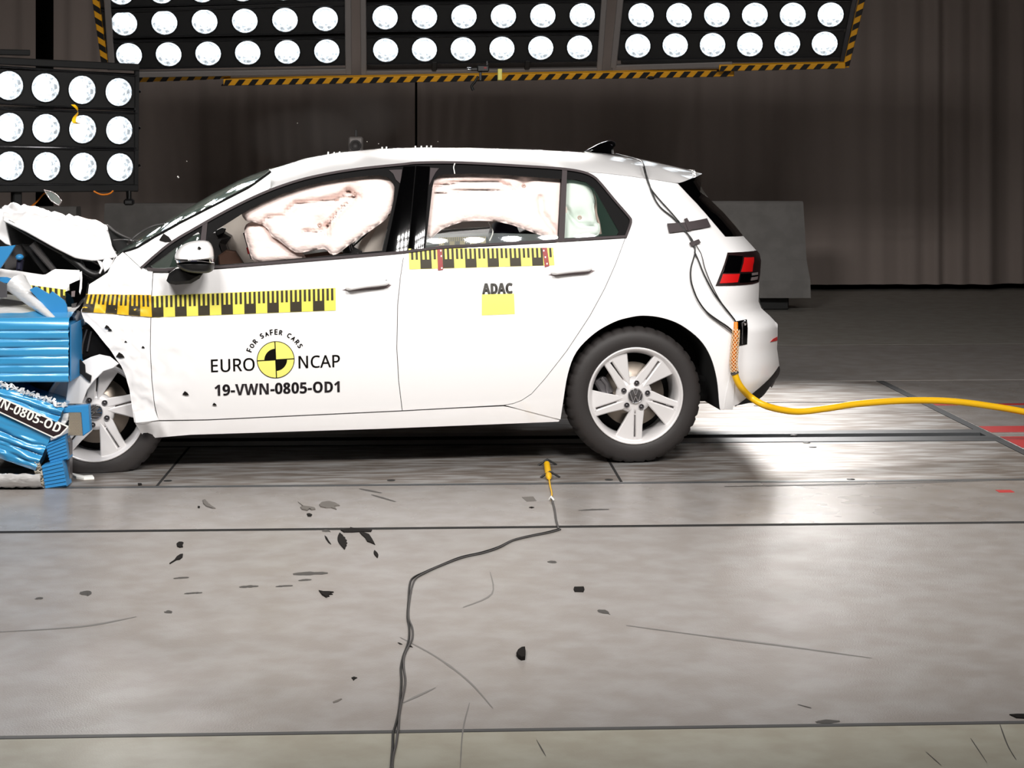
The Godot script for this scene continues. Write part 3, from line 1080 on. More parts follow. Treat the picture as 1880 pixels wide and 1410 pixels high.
func build_car():
	var car = thing("car", "white five-door hatchback with crushed front, its nose buried in the blue barrier", "car")
	car.transform = car_tf
	# --- skins
	var fdoor = part("front_door", side(rev_list(DOOR_FRONT) + [[330, 501]] + rev_list(BELT.slice(3, 6)) + [[741.5, 466]] + rev_list(DOOR_MID).slice(1) + [[383, 770.5]]), M.paint, car)
	var rdoor = part("rear_door", side(DOOR_MID + [[811, 457], [930, 450], [1024, 444.5]] + rev_list(DOOR_BACK) + [[830, 749]]), M.paint, car)
	part("sill", side([[265, 806], [247, 777], [291, 773], [383, 771.5], [738, 755], [830, 750], [925, 745.5], [985, 756], [1029, 771], [1026, 775], [700, 788], [350, 799]], -0.004, 0.05), M.paint, car)
	part("quarter_panel", side(DOOR_BACK + rev_list(TRIM.slice(13, 21)) + [[1110, 318], [1150, 322.5], [1200, 329.5], [1244.6, 336.5], [1279, 373], [1331.5, 434], [1364.6, 433]] + rev_list(TAIL.slice(0, 11)) + rev_list(arch_line())), M.paint, car)
	var fen = part("front_wing", side([[226, 462], [258.7, 492], [281, 498], [277.5, 560], [276, 640], [279, 700], [284, 745], [290, 771], [262, 779], [246, 776], [243, 755], [240, 735], [237, 715], [230, 690], [222, 672], [213, 660], [200, 640], [185, 622], [170, 603], [163, 596], [155, 590], [150, 578], [148, 570], [160, 545], [163, 522], [182, 510], [197, 500], [205, 485], [213, 472]], 0.0, 0.02, 0.02), M.paint, car)
	part("crumple_fold", plate([[245, 757], [262, 755], [283, 752], [291, 772], [270, 775], [249, 777]], 0.025, 0.02), M.paint_torn, fen)
	part("windscreen_pillar", side(SCREEN + [[497, 345]] + rev_list(TRIM.slice(0, 5)), 0.0, 0.02), M.paint, car)
	# roof: lofted from the rails over the crown
	var low = TRIM.slice(4, 14)
	low = [[496.5, 348.5]] + low.slice(1) + [[1110, 318], [1150, 322.5], [1200, 329.5], [1244.6, 336.5], [1262, 331], [1289, 319]]
	var crown = [[494, 311], [520, 303.5], [560, 291], [620, 280], [700, 272.5], [780, 270], [880, 271], [1000, 274.5], [1110, 281], [1180, 290], [1240, 303], [1280, 312.5], [1290.5, 316]]
	var lp = []
	for p in low:
		lp.append(Ls(p[0], p[1]))
	var cp = []
	for p in crown:
		cp.append(L(p[0], p[1], lerpf(-1.25, -0.62, clampf((p[0] - 494.0) / 130.0, 0, 1))))
	lp = resample(lp, 70)
	cp = resample(cp, 70)
	var rows = []
	for k in 37:
		rows.append(PackedVector3Array())
	for i in 70:
		var z0 = lp[i].z
		var zc = -HALF
		for k in 37:
			var t = k / 36.0
			var a = PI * t
			var s = 0.5 - 0.5 * cos(a)              # even round the section, dense at the rails
			var z = lerpf(z0, -2 * HALF - z0, s)
			var u = absf(2 * s - 1)
			var h = 1.0 - pow(u, 2.7)
			var xx = lerpf(lp[i].x, cp[i].x, h)
			rows[k].append(Vector3(xx, lerpf(lp[i].y, cp[i].y, h), z))
	var mb = MB.new()
	mb.grid(rows)
	var roof = part("roof", mb.done(), M.paint, car)
	for p in [[602, 280.5], [613, 281], [623, 280], [701, 271.5], [709, 271], [762, 269.5], [773, 269.5], [783, 269], [791, 269]]:
		var a = L(p[0], p[1] + 5, -0.62)
		part("marker_pin", rod([a, a + Vector3(0.002, 0.018, 0)], 0.004, 6), M.white_print, roof)
	# shark-fin aerial on the middle of the roof
	var fin = []
	var ol = [[1072, 278.5], [1084, 272], [1098, 264.5], [1112, 259.5], [1123, 258.5], [1129, 261], [1130, 267], [1126, 271], [1127, 283], [1100, 281]]
	for zz in [[-0.022, 0.75], [-0.017, 0.93], [-0.007, 1.0], [0.007, 1.0], [0.017, 0.93], [0.022, 0.75]]:
		var row = PackedVector3Array()
		for p in ol:
			var q = L(p[0], p[1], -HALF)
			var c = L(1105, 284, -HALF)
			row.append(Vector3(lerpf(c.x, q.x, zz[1]), lerpf(c.y, q.y, zz[1]) + 0.0, -HALF + zz[0]))
		fin.append(row)
	mb = MB.new()
	mb.grid(fin, true, true)
	mb.fan(Array(fin[5]))
	part("roof_aerial", mb.done(), M.black_gloss, roof)
	# windscreen
	var sp = []
	var st = []
	for p in SCREEN:
		sp.append(Ls(p[0], p[1], 0.002))
	for p in SCREEN_TOP:
		st.append(L(p[0], p[1], -1.3))
	sp = resample(sp, 24)
	st = resample(st, 24)
	rows = []
	for k in 25:
		var row = PackedVector3Array()
		for i in 24:
			var s = 0.5 - 0.5 * cos(PI * k / 24.0)
			var h = 1.0 - pow(absf(2 * s - 1), 2.3)
			row.append(Vector3(lerpf(sp[i].x, st[i].x, h), lerpf(sp[i].y, st[i].y, h), lerpf(sp[i].z, -2 * HALF - sp[i].z, s)))
		rows.append(row)
	mb = MB.new()
	mb.grid(rows)
	part("windscreen", mb.done(), M.glass_screen, car)
	part("screen_seal", rod(sp, 0.006, 6), M.frame_black, car)
	part("wiper", rod(smooth(path([[234, 449, -0.45], [252, 431, -0.45], [278, 416, -0.5], [302, 411, -0.5]], 0), 5), 0.006, 6), M.grey_plastic, car)
	# tailgate and rear glass: across from tail to tail
	var tg = []
	var rg = []
	for i in 24:
		var y = lerpf(0.30, 0.965, i / 23.0)
		tg.append(tail_row(y, 0.05))
	for i in 12:
		tg.size()
		rg.append(tail_row(lerpf(0.968, 1.34, i / 11.0), 0.05))
	mb = MB.new()
	mb.grid(tg)
	part("tailgate", mb.done(), M.paint, car)
	mb = MB.new()
	mb.grid(rg)
	part("rear_window", mb.done(), M.black_gloss, car)
	part("rear_window_edge", side([[1244.6, 337], [1266, 329], [1288.5, 319.5], [1287, 335], [1285, 352], [1300, 363], [1326, 388], [1350, 415], [1364, 432.5], [1332, 434], [1305, 403], [1279, 373]], 0.003, 0.03, 0.02, 0.0), M.black_gloss, car)
	part("rear_diffuser", side([[1350, 746], [1355, 743], [1431, 671.5], [1432, 680], [1429, 690], [1416, 706], [1404, 723], [1398, 729], [1385, 737], [1352, 744]], 0.004, 0.06, 0.02, 0.0), M.black_plastic, car)
	part("arch_flap", side([[1329, 752], [1333, 725], [1340, 690], [1344, 660], [1348, 690], [1345, 752]], 0.004, 0.01, 0.02, 0.0), M.paint_torn, car)
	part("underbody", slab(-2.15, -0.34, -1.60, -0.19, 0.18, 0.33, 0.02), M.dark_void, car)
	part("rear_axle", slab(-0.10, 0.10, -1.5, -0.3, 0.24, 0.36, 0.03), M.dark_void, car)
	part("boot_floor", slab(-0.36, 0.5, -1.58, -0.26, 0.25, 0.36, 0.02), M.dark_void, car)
	# --- windows
	var frame_outline = TRIM + BELT
	part("window_frame", side(frame_outline, -0.004, 0.03, 0.025, 0.0, [OPEN_FRONT, OPEN_TRI, OPEN_REAR, OPEN_QUARTER]), M.frame_black, car)
	var tp = skin_path(TRIM, 0.003)
	part("window_trim", strip_on(TRIM, 0.011, 0.006), M.rubber_trim, car)
	part("belt_trim", strip_on([[1147, 434], [1024, 441.5], [930, 447], [811, 454], [738, 462.5], [560, 477.5], [397, 490.5], [300, 495], [270, 493]], 0.011, 0.008), M.rubber_trim, car)
	part("window_divider", side([[1032, 312], [1041, 313], [1036, 440], [1025, 441]], 0.004, 0.02, 0.03, 0.0), M.rubber_trim, car)
	part("window_divider", side([[372, 411], [381, 408], [374, 486], [362, 487]], 0.004, 0.02, 0.03, 0.0), M.rubber_trim, car)
	pillar_cover(car, [[740.5, 306], [762.5, 304.5], [748, 461.5], [708, 464]])
	pillar_cover(car, [[764, 304.5], [789, 305.5], [777, 458.5], [749.5, 461.5]])
	part("frame_corner", side([[714, 312], [738.5, 311], [735, 337], [727, 330], [722, 319]], 0.001, 0.004, 0.02, 0.0), M.rubber_trim, car)
	part("frame_corner", side([[790, 308], [806, 309], [800, 316], [795, 325], [788, 340]], 0.001, 0.004, 0.02, 0.0), M.rubber_trim, car)
	part("front_quarter_glass", side(OPEN_TRI, -0.012, 0.0, 0.04, 0.0), M.glass_green, car)
	part("rear_quarter_glass", side(OPEN_QUARTER, -0.012, 0.0, 0.04, 0.0), M.glass_green, car)
	part("door_glass", side([[779, 430], [900, 428], [1025, 431], [1025, 441], [930, 447], [850, 452.5], [780, 457]], -0.012, 0.004, 0.04, 0.0), M.glass_clear, car)
	var pend = MB.new()
	pend.tube(smooth(skin_path([[835, 300], [833, 307], [834, 314], [835, 319]], 0.008), 4), 0.0028, 6)
	part("tie_string", pend.done(), M.white_print, car)
	interior(car)
	# --- handles
	for q in [[[[628, 532.5], [640, 528.5], [712, 522], [719, 523], [711, 529], [695, 531], [642, 535]], [[639, 529.5], [668, 524.5], [712, 519.5]], fdoor], [[[1006, 505], [1018, 500], [1085, 495.5], [1093, 497], [1083, 502], [1068, 503.5], [1020, 507]], [[1017, 501], [1045, 497], [1085, 493.5]], rdoor]]:
		part("recess_shade", side(q[0], 0.0015, 0.0, 0.02, 0.0), M.lamp_grey, q[2])  # flat grey sheet painting the shade inside the handle hollow
		var c = smooth(skin_path(q[1], 0.03), 6)
		c[0].z -= 0.028
		c[-1].z -= 0.028
		var hb = MB.new()
		hb.tube(c, 0.011, 10)
		part("door_handle", hb.done(), M.paint, q[2])
	var keyhole = MB.new()
	var kh = Ls(709.5, 516, 0.002)
	keyhole.lathe([[0.006, 0.0], [0.005, 0.003], [0.0, 0.003]], 12, Transform3D(Basis(), kh))
	part("door_lock", keyhole.done(), M.grey_plastic, fdoor)
	mirror_unit(car)
	tail_lamp(car)
	stickers(car, fdoor, rdoor)
	# --- wheels and wells
	wheel_well(car, arch_line().slice(2, 56), 0.30)
	wheel(car, 1167, 727, -0.012, 53.5, true)
	wheel(car, 174, 757, -0.085, 14.0, false)
	# --- the far side, the same skins mirrored
	var far_outline = SCREEN.slice(3) + [[497, 345]] + TRIM.slice(5, 13) + [[1110, 318], [1150, 322.5], [1244.6, 336.5], [1364.6, 433]] + rev_list(TAIL.slice(0, 11)) + rev_list(ARCH) + [[1026, 775], [350, 799], [300, 800], [300, 470]]
	part("far_side_panel", side(far_outline, 0.0, 0.01, 0.09, 0.0, [OPEN_FRONT, OPEN_REAR, OPEN_QUARTER], true), M.paint, car)
	crushed_front(car)

func tail_row(y, bulge):
	var x = lin_table(tail_table, y)
	var z0 = S(x, y)
	var row = PackedVector3Array()
	for k in 15:
		var f = k / 14.0
		var s = 1.0 - pow(absf(2 * f - 1), 2.0)
		row.append(Vector3(x + bulge * s, y, lerpf(z0, -2 * HALF - z0, f)))
	return row

func strip_on(pts, width, off, th = 0.012):  # a narrow band that follows a line of the skin
	var c = smooth(skin_path(pts, 0.0), 5)
	var a = PackedVector3Array()
	var b = PackedVector3Array()
	var a2 = PackedVector3Array()
	var b2 = PackedVector3Array()
	for i in c.size():
		var d = c[mini(i + 1, c.size() - 1)] - c[maxi(i - 1, 0)]
		var nn = Vector3(-d.y, d.x, 0).normalized() * width * 0.5
		for q in [[a, nn], [b, -nn]]:
			var p = c[i] + q[1]
			q[0].append(Vector3(p.x, p.y, S(p.x, p.y) + off))
	for i in c.size():
		a2.append(a[i] - Vector3(0, 0, th))
		b2.append(b[i] - Vector3(0, 0, th))
	var mb = MB.new()
	var right_way = (c[-1] - c[0]).x > 0
	for rr in [[a2, a], [a, b], [b, b2]]:
		mb.grid([rr[1], rr[0]], false, not right_way)
	return mb.done()

func pillar_cover(car, pts):
	var poly = loop_xy(pts)
	var a = poly[0]
	var d = poly[3]
	var width = poly[0].distance_to(poly[1])
	var w2 = poly[3].distance_to(poly[2])
	var zf = func(x, y):
		var t = clampf((a.y - y) / (a.y - d.y), 0, 1)
		var cx = lerpf((poly[0].x + poly[1].x) / 2, (poly[2].x + poly[3].x) / 2, t)
		var w = lerpf(width, w2, t) / 2
		var u = (x - cx) / w
		var uy = (t - 0.5)
		return S(x, y) + 0.004 - 0.0016 * u * u - 0.006 * uy * uy
	part("pillar_cover", sheet(poly, [], zf, 0.012, 0.012).done(), M.black_gloss, car)

func airbag(called, pts, depth, bulge, creases, dimples, parent):
	var poly = smooth_closed(loop_xy(pts, -depth), 3)
	var cr = []
	for c in creases:
		var q = []
		for p in c[0]:
			var w = Ls(p[0], p[1], -depth)
			q.append(Vector2(w.x, w.y))
		cr.append([q, c[1], c[2]])
	var dm = []
	for d in dimples:
		var w = Ls(d[0], d[1], -depth)
		dm.append(Vector2(w.x, w.y))
	var zf = func(x, y):
		var p = Vector2(x, y)
		var e = 1e9
		for i in poly.size():
			e = minf(e, p.distance_squared_to(Geometry2D.get_closest_point_to_segment(p, poly[i], poly[(i + 1) % poly.size()])))
		var z = S(x, y) - depth - bulge + bulge * sqrt(1.0 - pow(1.0 - clampf(sqrt(e) / 0.04, 0, 1), 2.0))
		for c in cr:
			var m = 1e9
			for i in c[0].size() - 1:
				m = minf(m, p.distance_squared_to(Geometry2D.get_closest_point_to_segment(p, c[0][i], c[0][i + 1])))
			z -= 1.7 * c[2] * exp(-m / (c[1] * c[1]))
		for d in dm:
			z -= 0.03 * exp(-p.distance_squared_to(d) / 0.0012)
		return z
	var o = part(called, sheet(poly, [], zf, 0.013, 0.03).done(), M.airbag_glass_tint if pts[0][0] == 1034 else M.airbag, parent)
	for d in dm:
		var ring = MB.new()
		ring.lathe([[0.004, 0.002], [0.009, 0.003], [0.011, 0.0]], 14, Transform3D(Basis(), Vector3(d.x, d.y, zf.call(d.x, d.y) + 0.004)), true)
		part("seam_ring", ring.done(), M.airbag_seam, o)

func interior(car):
	airbag("side_curtain_airbag", [[444, 384], [476, 362], [514, 343], [556, 328], [602, 316], [665, 308], [715, 313], [731, 334], [727, 368], [714, 398], [690, 418], [662, 437], [640, 452], [620, 467], [608, 468], [596, 458], [570, 462], [545, 465], [528, 455], [514, 444], [498, 434], [490, 420], [470, 410], [450, 405]], 0.04, 0.04, [[[[478, 417], [490, 402], [520, 398]], 0.014, 0.02], [[[530, 388], [542, 376], [580, 372], [620, 367], [640, 352]], 0.016, 0.03], [[[600, 432], [603, 415], [622, 390], [650, 366]], 0.013, 0.03], [[[560, 426], [585, 428], [602, 416]], 0.012, 0.022], [[[640, 352], [660, 362], [632, 366]], 0.01, 0.02]], [[652, 354], [619, 370], [587, 413.5]], car)
	airbag("driver_airbag", [[448, 420], [462, 408], [485, 408], [505, 425], [530, 450], [552, 463], [560, 478], [520, 482], [470, 484], [455, 455]], 0.10, 0.06, [], [], car)
	airbag("side_curtain_airbag", [[782, 318], [830, 306], [900, 306], [980, 310], [1044, 316], [1036, 444], [1020, 440], [995, 433], [965, 422], [935, 412], [905, 407], [870, 406], [840, 411], [812, 422], [784, 434]], 0.04, 0.035, [[[[800, 343], [850, 335], [915, 334], [935, 342]], 0.010, 0.022], [[[800, 356], [860, 351], [945, 348]], 0.007, 0.014], [[[992, 365], [996, 390], [1010, 410], [1024, 428]], 0.014, 0.018]], [[963, 342]], car)
	airbag("side_curtain_airbag", [[1034, 318], [1062, 326], [1084, 341], [1094, 368], [1093, 380], [1098, 408], [1103, 412], [1101, 432], [1070, 440], [1032, 442]], 0.04, 0.035, [[[[1042, 385], [1052, 402], [1062, 414], [1090, 416]], 0.012, 0.018]], [[1066, 400]], car)
	part("airbag_edge", rod(smooth(path([[1088, 352, -0.28], [1093, 370, -0.24], [1094, 392, -0.22], [1099, 410, -0.21], [1102, 430, -0.2]], 0), 4), 0.008, 6), M.airbag_seam, car)
	# belt with its slide, seats, fascia and wheel
	var belt = MB.new()
	var bp = path([[716, 392, -0.20], [690, 412, -0.22], [655, 446, -0.25], [648, 452, -0.26]], 0)
	for i in bp.size() - 1:
		belt.bar(bp[i], bp[i + 1], 0.006, 0.045, 0.002, Vector3(0, 0, 1))
	part("seat_belt", belt.done(), M.belt, car)
	part("belt_slide", plate([[630, 462], [634, 446], [640, 438], [646, 446], [652, 455], [666, 462], [660, 469], [630, 469]], -0.22, 0.05), M.belt, car)
	part("belt_clip", rod(path([[640, 442, -0.2], [645, 460, -0.2]], 0), 0.008, 8), M.chrome, car)
	part("seat_base", plate([[545, 470], [600, 462], [640, 464], [640, 520], [545, 520]], -0.36, 0.45, 0.02), M.brown, car)
	part("seat_backrest", plate([[700, 380], [735, 385], [720, 520], [640, 520], [660, 450]], -0.30, 0.45, 0.03), M.cream, car)
	part("fascia", plate([[330, 440], [372, 428], [410, 428], [424, 436], [414, 450], [422, 470], [436, 482], [436, 520], [300, 520]], -0.42, 1.0, 0.03), M.grey_plastic, car)
	part("fascia_vent", plate([[395, 424], [408, 418], [415, 420], [412, 428], [398, 434]], -0.40, 0.05, 0.004), M.black_plastic, car)
	part("wheel_spoke", plate([[446, 428], [452, 426], [468, 474], [460, 476]], -0.32, 0.03, 0.004), M.grey_plastic, car)
	part("spoke_badge", plate([[452, 455], [460, 452], [463, 464], [455, 467]], -0.315, 0.02, 0.002), M.red_tape, car)
	part("knee_pad", plate([[400, 470], [415, 460], [432, 462], [448, 486], [402, 488]], -0.34, 0.1, 0.006), M.brown, car)
	part("passenger_airbag", ellipsoid(L(462, 442, -0.85), Vector3(0.30, 0.19, 0.22)), M.cream, car)
	part("headlining", slab(-1.45, 0.05, -1.45, -0.34, 1.325, 1.34), M.cream, car)
	# child seat shell in the back
	part("child_seat", ellipsoid(L(925, 435, -0.34), Vector3(0.075, 0.085, 0.10)), M.navy, car)
	part("child_seat_wing", ellipsoid(L(985, 452, -0.36), Vector3(0.13, 0.085, 0.10)), M.dark_fabric, car)
	part("seat_piping", rod(smooth(path([[897, 408, -0.25], [905, 425, -0.23], [899, 442, -0.24]], 0), 4), 0.003, 6), M.white_print, car)
	part("rear_bench", plate([[780, 452], [860, 440], [1010, 428], [1090, 380], [1120, 400], [1130, 520], [780, 520]], -0.46, 0.9, 0.03), M.dark_fabric, car)
	part("boot_trim", plate([[1040, 330], [1100, 340], [1150, 420], [1150, 440], [1090, 440]], -0.36, 0.02, 0.004), M.dark_void, car)
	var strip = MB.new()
	ruler(strip, car, [[806, 436], [892, 434]], [[806, 451], [892, 447]], -0.035, 9, M.mirrored_tape, "ruler_reflection", false)  # reflection in the lowered pane, built as a dark ruler behind it

func ellipsoid(c, r, seg = 24):
	var mb = MB.new()
	var rows = []
	for i in 13:
		var a = -PI / 2 + PI * i / 12
		var row = PackedVector3Array()
		for s in seg:
			var b = TAU * s / seg
			row.append(c + Vector3(cos(a) * cos(b) * r.x, sin(a) * r.y, -cos(a) * sin(b) * r.z))
		rows.append(row)
	mb.grid(rows, true, false)
	return mb.done()

func mirror_unit(car):
	var base = L(358, 472, 0.10)
	var ol = [[321, 472], [324, 462], [332, 452], [345, 444.5], [362, 441], [378, 441], [387, 446], [392, 457], [394, 474], [394, 490], [390, 497], [380, 500.5], [355, 500], [336, 495], [326, 486]]
	var pl = PackedVector2Array()
	for p in ol:
		var q = L(p[0], p[1], 0.10)
		pl.append(Vector2(q.x - base.x, q.y - base.y))
	pl = smooth_closed(pl, 3)
	var cut1 = L(350, 474, 0.10).y - base.y
	var cut2 = L(350, 482, 0.10).y - base.y
	var prof = [[-0.07, 0.72], [-0.03, 0.9], [0.02, 1.0], [0.06, 0.97], [0.09, 0.85], [0.105, 0.65], [0.112, 0.35], [0.114, 0.0]]
	var bands = [[cut1, 9.0, "mirror_cap", M.paint], [cut2, cut1, "mirror_indicator", M.chrome], [-9.0, cut2, "mirror_housing", M.black_plastic]]
	var owner = null
	for b in rev_list(bands):
		var band = PackedVector2Array([Vector2(-1, b[0]), Vector2(1, b[0]), Vector2(1, b[1]), Vector2(-1, b[1])])
		var pieces = Geometry2D.intersect_polygons(pl, band)
		var mb = MB.new()
		for pc in pieces:
			if Geometry2D.is_polygon_clockwise(pc):
				pc = mb.rev(pc)
			var cc = Vector2(0, clampf(0.0, b[0] if b[0] > -5 else cut2, b[1] if b[1] < 5 else cut1))
			if b[2] == "mirror_cap":
				cc = Vector2(0, cut1)
			elif b[2] == "mirror_housing":
				cc = Vector2(0, cut2)
			var rows = []
			for q in prof:
				var row = PackedVector3Array()
				for p in pc:
					var v = cc + (p - cc) * q[1]
					row.append(Vector3(base.x + v.x, base.y + v.y, base.z + q[0]))
				rows.append(row)
			mb.grid(rows, true)
			mb.fan(rev_list(Array(rows[0])))
		var o = part(b[2], mb.done(), b[3], car if owner == null else owner)
		if owner == null:
			owner = o
	part("mirror_foot", plate([[305, 516], [310, 502], [322, 494], [336, 492], [352, 499], [372, 503], [366, 512], [350, 521], [322, 523.5], [310, 521]], 0.09, 0.16, 0.015), M.black_plastic, owner)
	part("indicator_lens", plate([[350, 475.5], [362, 474.5], [362, 480.5], [350, 481]], 0.213, 0.012, 0.002), M.navy, owner)

func tail_lamp(car):
	var t = part("tail_lamp", side([[1335.5, 463.5], [1389, 459.5], [1394, 465], [1397, 480], [1395, 505], [1393, 518], [1380, 521.5], [1313.5, 524.5]], 0.004, 0.02, 0.02, 0.0), M.lamp_dark, car)
	part("red_lens", side([[1366, 472.5], [1384, 472], [1382, 487], [1381, 498.5], [1360, 499]], 0.006, 0.003, 0.02, 0.0), M.lamp_red, t)
	part("red_lens", side([[1327, 503], [1358, 502.5], [1354, 518], [1321, 520]], 0.006, 0.003, 0.02, 0.0), M.lamp_red, t)
	part("dark_lens", side([[1359, 502.5], [1392, 500.5], [1391, 515.5], [1376, 518], [1357, 519]], 0.006, 0.003, 0.02, 0.0), M.black_gloss, t)
	part("dark_lens", side([[1337, 468], [1363, 470], [1357, 500], [1326, 501]], 0.006, 0.003, 0.02, 0.0), M.black_gloss, t)
	part("clear_lens", side([[1380, 501], [1391, 499.5], [1391, 504], [1380, 505.5]], 0.009, 0.003, 0.02, 0.0), M.lamp_grey, t)
	part("clear_lens", side([[1379, 509], [1391, 507], [1390, 513], [1378, 515]], 0.009, 0.003, 0.02, 0.0), M.lamp_grey, t)
	part("rear_reflector", side([[1414, 627.5], [1419, 622], [1427, 618], [1427, 625]], 0.004, 0.004, 0.02, 0.0), M.lamp_red, car)
	# opening for the towing eye, with the connector in it
	var o = part("tow_eye_opening", side([[1349, 590], [1371, 586], [1371.5, 632], [1357, 635], [1349, 635]], 0.002, 0.006, 0.02, 0.0), M.black_gloss, car)
	part("opening_rib", rod(skin_path([[1363, 592], [1362.5, 632]], 0.006), 0.004, 6), M.grey_plastic, o)
	part("bolt_head", ellipsoid(Ls(1368, 592.5, 0.008), Vector3(0.008, 0.014, 0.006), 12), M.chrome, o)

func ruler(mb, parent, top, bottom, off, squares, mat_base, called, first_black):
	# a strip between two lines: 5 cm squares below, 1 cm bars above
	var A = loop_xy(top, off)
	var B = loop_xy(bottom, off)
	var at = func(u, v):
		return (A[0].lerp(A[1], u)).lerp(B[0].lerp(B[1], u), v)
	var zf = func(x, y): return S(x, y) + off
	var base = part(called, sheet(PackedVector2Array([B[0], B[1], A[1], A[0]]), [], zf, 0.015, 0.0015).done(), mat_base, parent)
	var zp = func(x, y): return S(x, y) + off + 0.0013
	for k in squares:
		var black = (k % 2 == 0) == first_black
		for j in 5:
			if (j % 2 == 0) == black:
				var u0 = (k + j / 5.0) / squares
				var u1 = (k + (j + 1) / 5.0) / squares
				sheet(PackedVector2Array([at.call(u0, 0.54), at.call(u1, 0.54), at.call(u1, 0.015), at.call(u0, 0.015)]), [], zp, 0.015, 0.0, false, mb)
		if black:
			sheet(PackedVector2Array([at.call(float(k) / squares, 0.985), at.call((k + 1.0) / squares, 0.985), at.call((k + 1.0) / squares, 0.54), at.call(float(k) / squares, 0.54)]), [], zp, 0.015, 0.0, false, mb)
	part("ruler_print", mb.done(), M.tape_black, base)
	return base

func stickers(car, fdoor, rdoor):
	ruler(MB.new(), fdoor, [[278, 543.5], [616, 528.5]], [[279, 583], [616.5, 570]], 0.002, 16, M.tape_yellow, "ruler_sticker", true)
	var r2 = ruler(MB.new(), rdoor, [[750, 456.5], [1016, 454.5]], [[751.5, 494.5], [1018, 487]], 0.002, 13, M.tape_yellow, "ruler_sticker", false)
	for q in [[[802, 452], [811, 452.5], [813.5, 495], [804, 496.5]], [[995, 455], [1004, 454.5], [1008.5, 488], [1000, 490.5]]]:
		part("red_tape", side(q, 0.004, 0.001, 0.03, 0.0), M.red_tape, r2)
	for q in [[809, 460], [810, 470], [811, 492], [998, 460], [1001, 472], [1004, 484]]:
		part("tape_mark", side([[q[0] - 1.2, q[1] - 1.5], [q[0] + 1.2, q[1] - 1.5], [q[0] + 1.2, q[1] + 1.5], [q[0] - 1.2, q[1] + 1.5]], 0.005, 0.0, 0.02, 0.0), M.white_print, r2)
	var wing = car.get_node("front_wing")
	ruler(MB.new(), wing, [[158, 540], [277, 541.5]], [[150, 572], [279, 582]], 0.005, 6, M.tape_wrinkled, "ruler_sticker", true)
	var zf = func(x, y): return S(x, y) + 0.0022
	var zb = func(x, y): return S(x, y) + 0.0014
	# round target with quartered circle
	var c = Ls(506.2, 660.5)
	var cc = Vector2(c.x, c.y)
	var e = Ls(540.8, 658.5)
	var R = cc.distance_to(Vector2(e.x, e.y))
	var rot = (Vector2(e.x, e.y) - cc).angle()
	var circle = func(r, a0, a1, n):
		var o = PackedVector2Array()
		for i in n + 1:
			o.append(cc + Vector2.from_angle(rot + lerpf(a0, a1, float(i) / n)) * r)
		return o
	var full = circle.call(R, 0, TAU * 0.9999, 60)
	full.remove_at(60)
	var disc = part("target_sticker", sheet(full, [], zb, 0.03, 0.001).done(), M.logo_yellow, fdoor)
	var bk = MB.new()
	var ring_in = circle.call(R * 0.965, 0, TAU * 0.9999, 60)
	ring_in.remove_at(60)
	sheet(full, [ring_in], zf, 0.02, 0.0, false, bk)
	for a in [0.0, PI / 2]:
		var d = Vector2.from_angle(rot + a)
		var s = Vector2(-d.y, d.x) * R * 0.026
		sheet(PackedVector2Array([cc - d * R - s, cc + d * R - s, cc + d * R + s, cc - d * R + s]), [], zf, 0.03, 0.0, false, bk)
	for a in [PI / 2, -PI / 2]:
		var w = PackedVector2Array([cc])
		w.append_array(circle.call(R * 0.60, a, a + PI / 2, 14))
		sheet(w, [], zf, 0.03, 0.0, false, bk)
	part("target_print", bk.done(), M.logo_black, disc)
	var xy = func(px, py):
		var q = Ls(px, py)
		return Vector2(q.x, q.y)
	var word = func(text, p, q, bold, mat, called, stretch = 1.0):
		part(called, letters(text, xy.call(p[0], p[1]), xy.call(q[0], q[1]), bold, zf, null, stretch, 0.0006).done(), mat, fdoor)
	word.call("EURO", [388, 683.5], [467.5, 680.5], false, M.logo_black, "lettering", 0.98)
	word.call("NCAP", [548.5, 676], [624, 673.5], false, M.logo_black, "lettering", 0.98)
	word.call("19-VWN-0805-OD1", [394.5, 727], [623.5, 720], true, M.code_grey, "code_lettering", 1.04)
	part("lettering", letters("ADAC", xy.call(886, 539.5), xy.call(940.5, 538.5), true, zf, null, 1.18, 0.0022).done(), M.club_grey, rdoor)
	part("yellow_square", side([[884.5, 540.5], [943.5, 539], [945, 576.5], [884.5, 579]], 0.0012, 0.001, 0.03, 0.0), M.logo_yellow, rdoor)
	# the words in an arc over the target
	var arc = MB.new()
	var spell = "FOR SAFER CARS"
	var glyph_w = {"F": 0.8, "O": 1.05, "R": 0.9, "S": 0.85, "A": 1.0, "E": 0.8, "C": 0.95, " ": 0.62}
	var total = 0.0
	for ch in spell:
		total += glyph_w[ch] + 0.22
	var a = deg_to_rad(160.0) + rot
	var span = deg_to_rad(139.0)
	var s = 0.0
	for ch in spell:
		var gw = glyph_w[ch]
		if ch != " ":
			var mid = a - span * (s + gw / 2) / total
			var rad = R * 1.36
			var p = cc + Vector2.from_angle(mid) * rad
			var t = Vector2.from_angle(mid - PI / 2)
			var w = gw * span / total * rad * 0.80
			letters(ch, p - t * w / 2, p + t * w / 2, false, zf, arc, 1.0, 0.0011)
		s += gw + 0.22
	part("arc_lettering", arc.done(), M.logo_black, fdoor)

func wheel_well(car, arch, depth):
	var rows = [PackedVector3Array(), PackedVector3Array()]
	for p in arch:
		var q = Ls(p[0], p[1])
		rows[0].append(q + Vector3(0, 0, -0.004))
		rows[1].append(Vector3(q.x, q.y, -depth - 0.05))
	var mb = MB.new()
	mb.grid(rows)
	var back = []
	for p in rows[1]:
		back.append(p)
	mb.fan(rev_list(back))
	part("wheel_liner", mb.done(), M.dark_void, car)

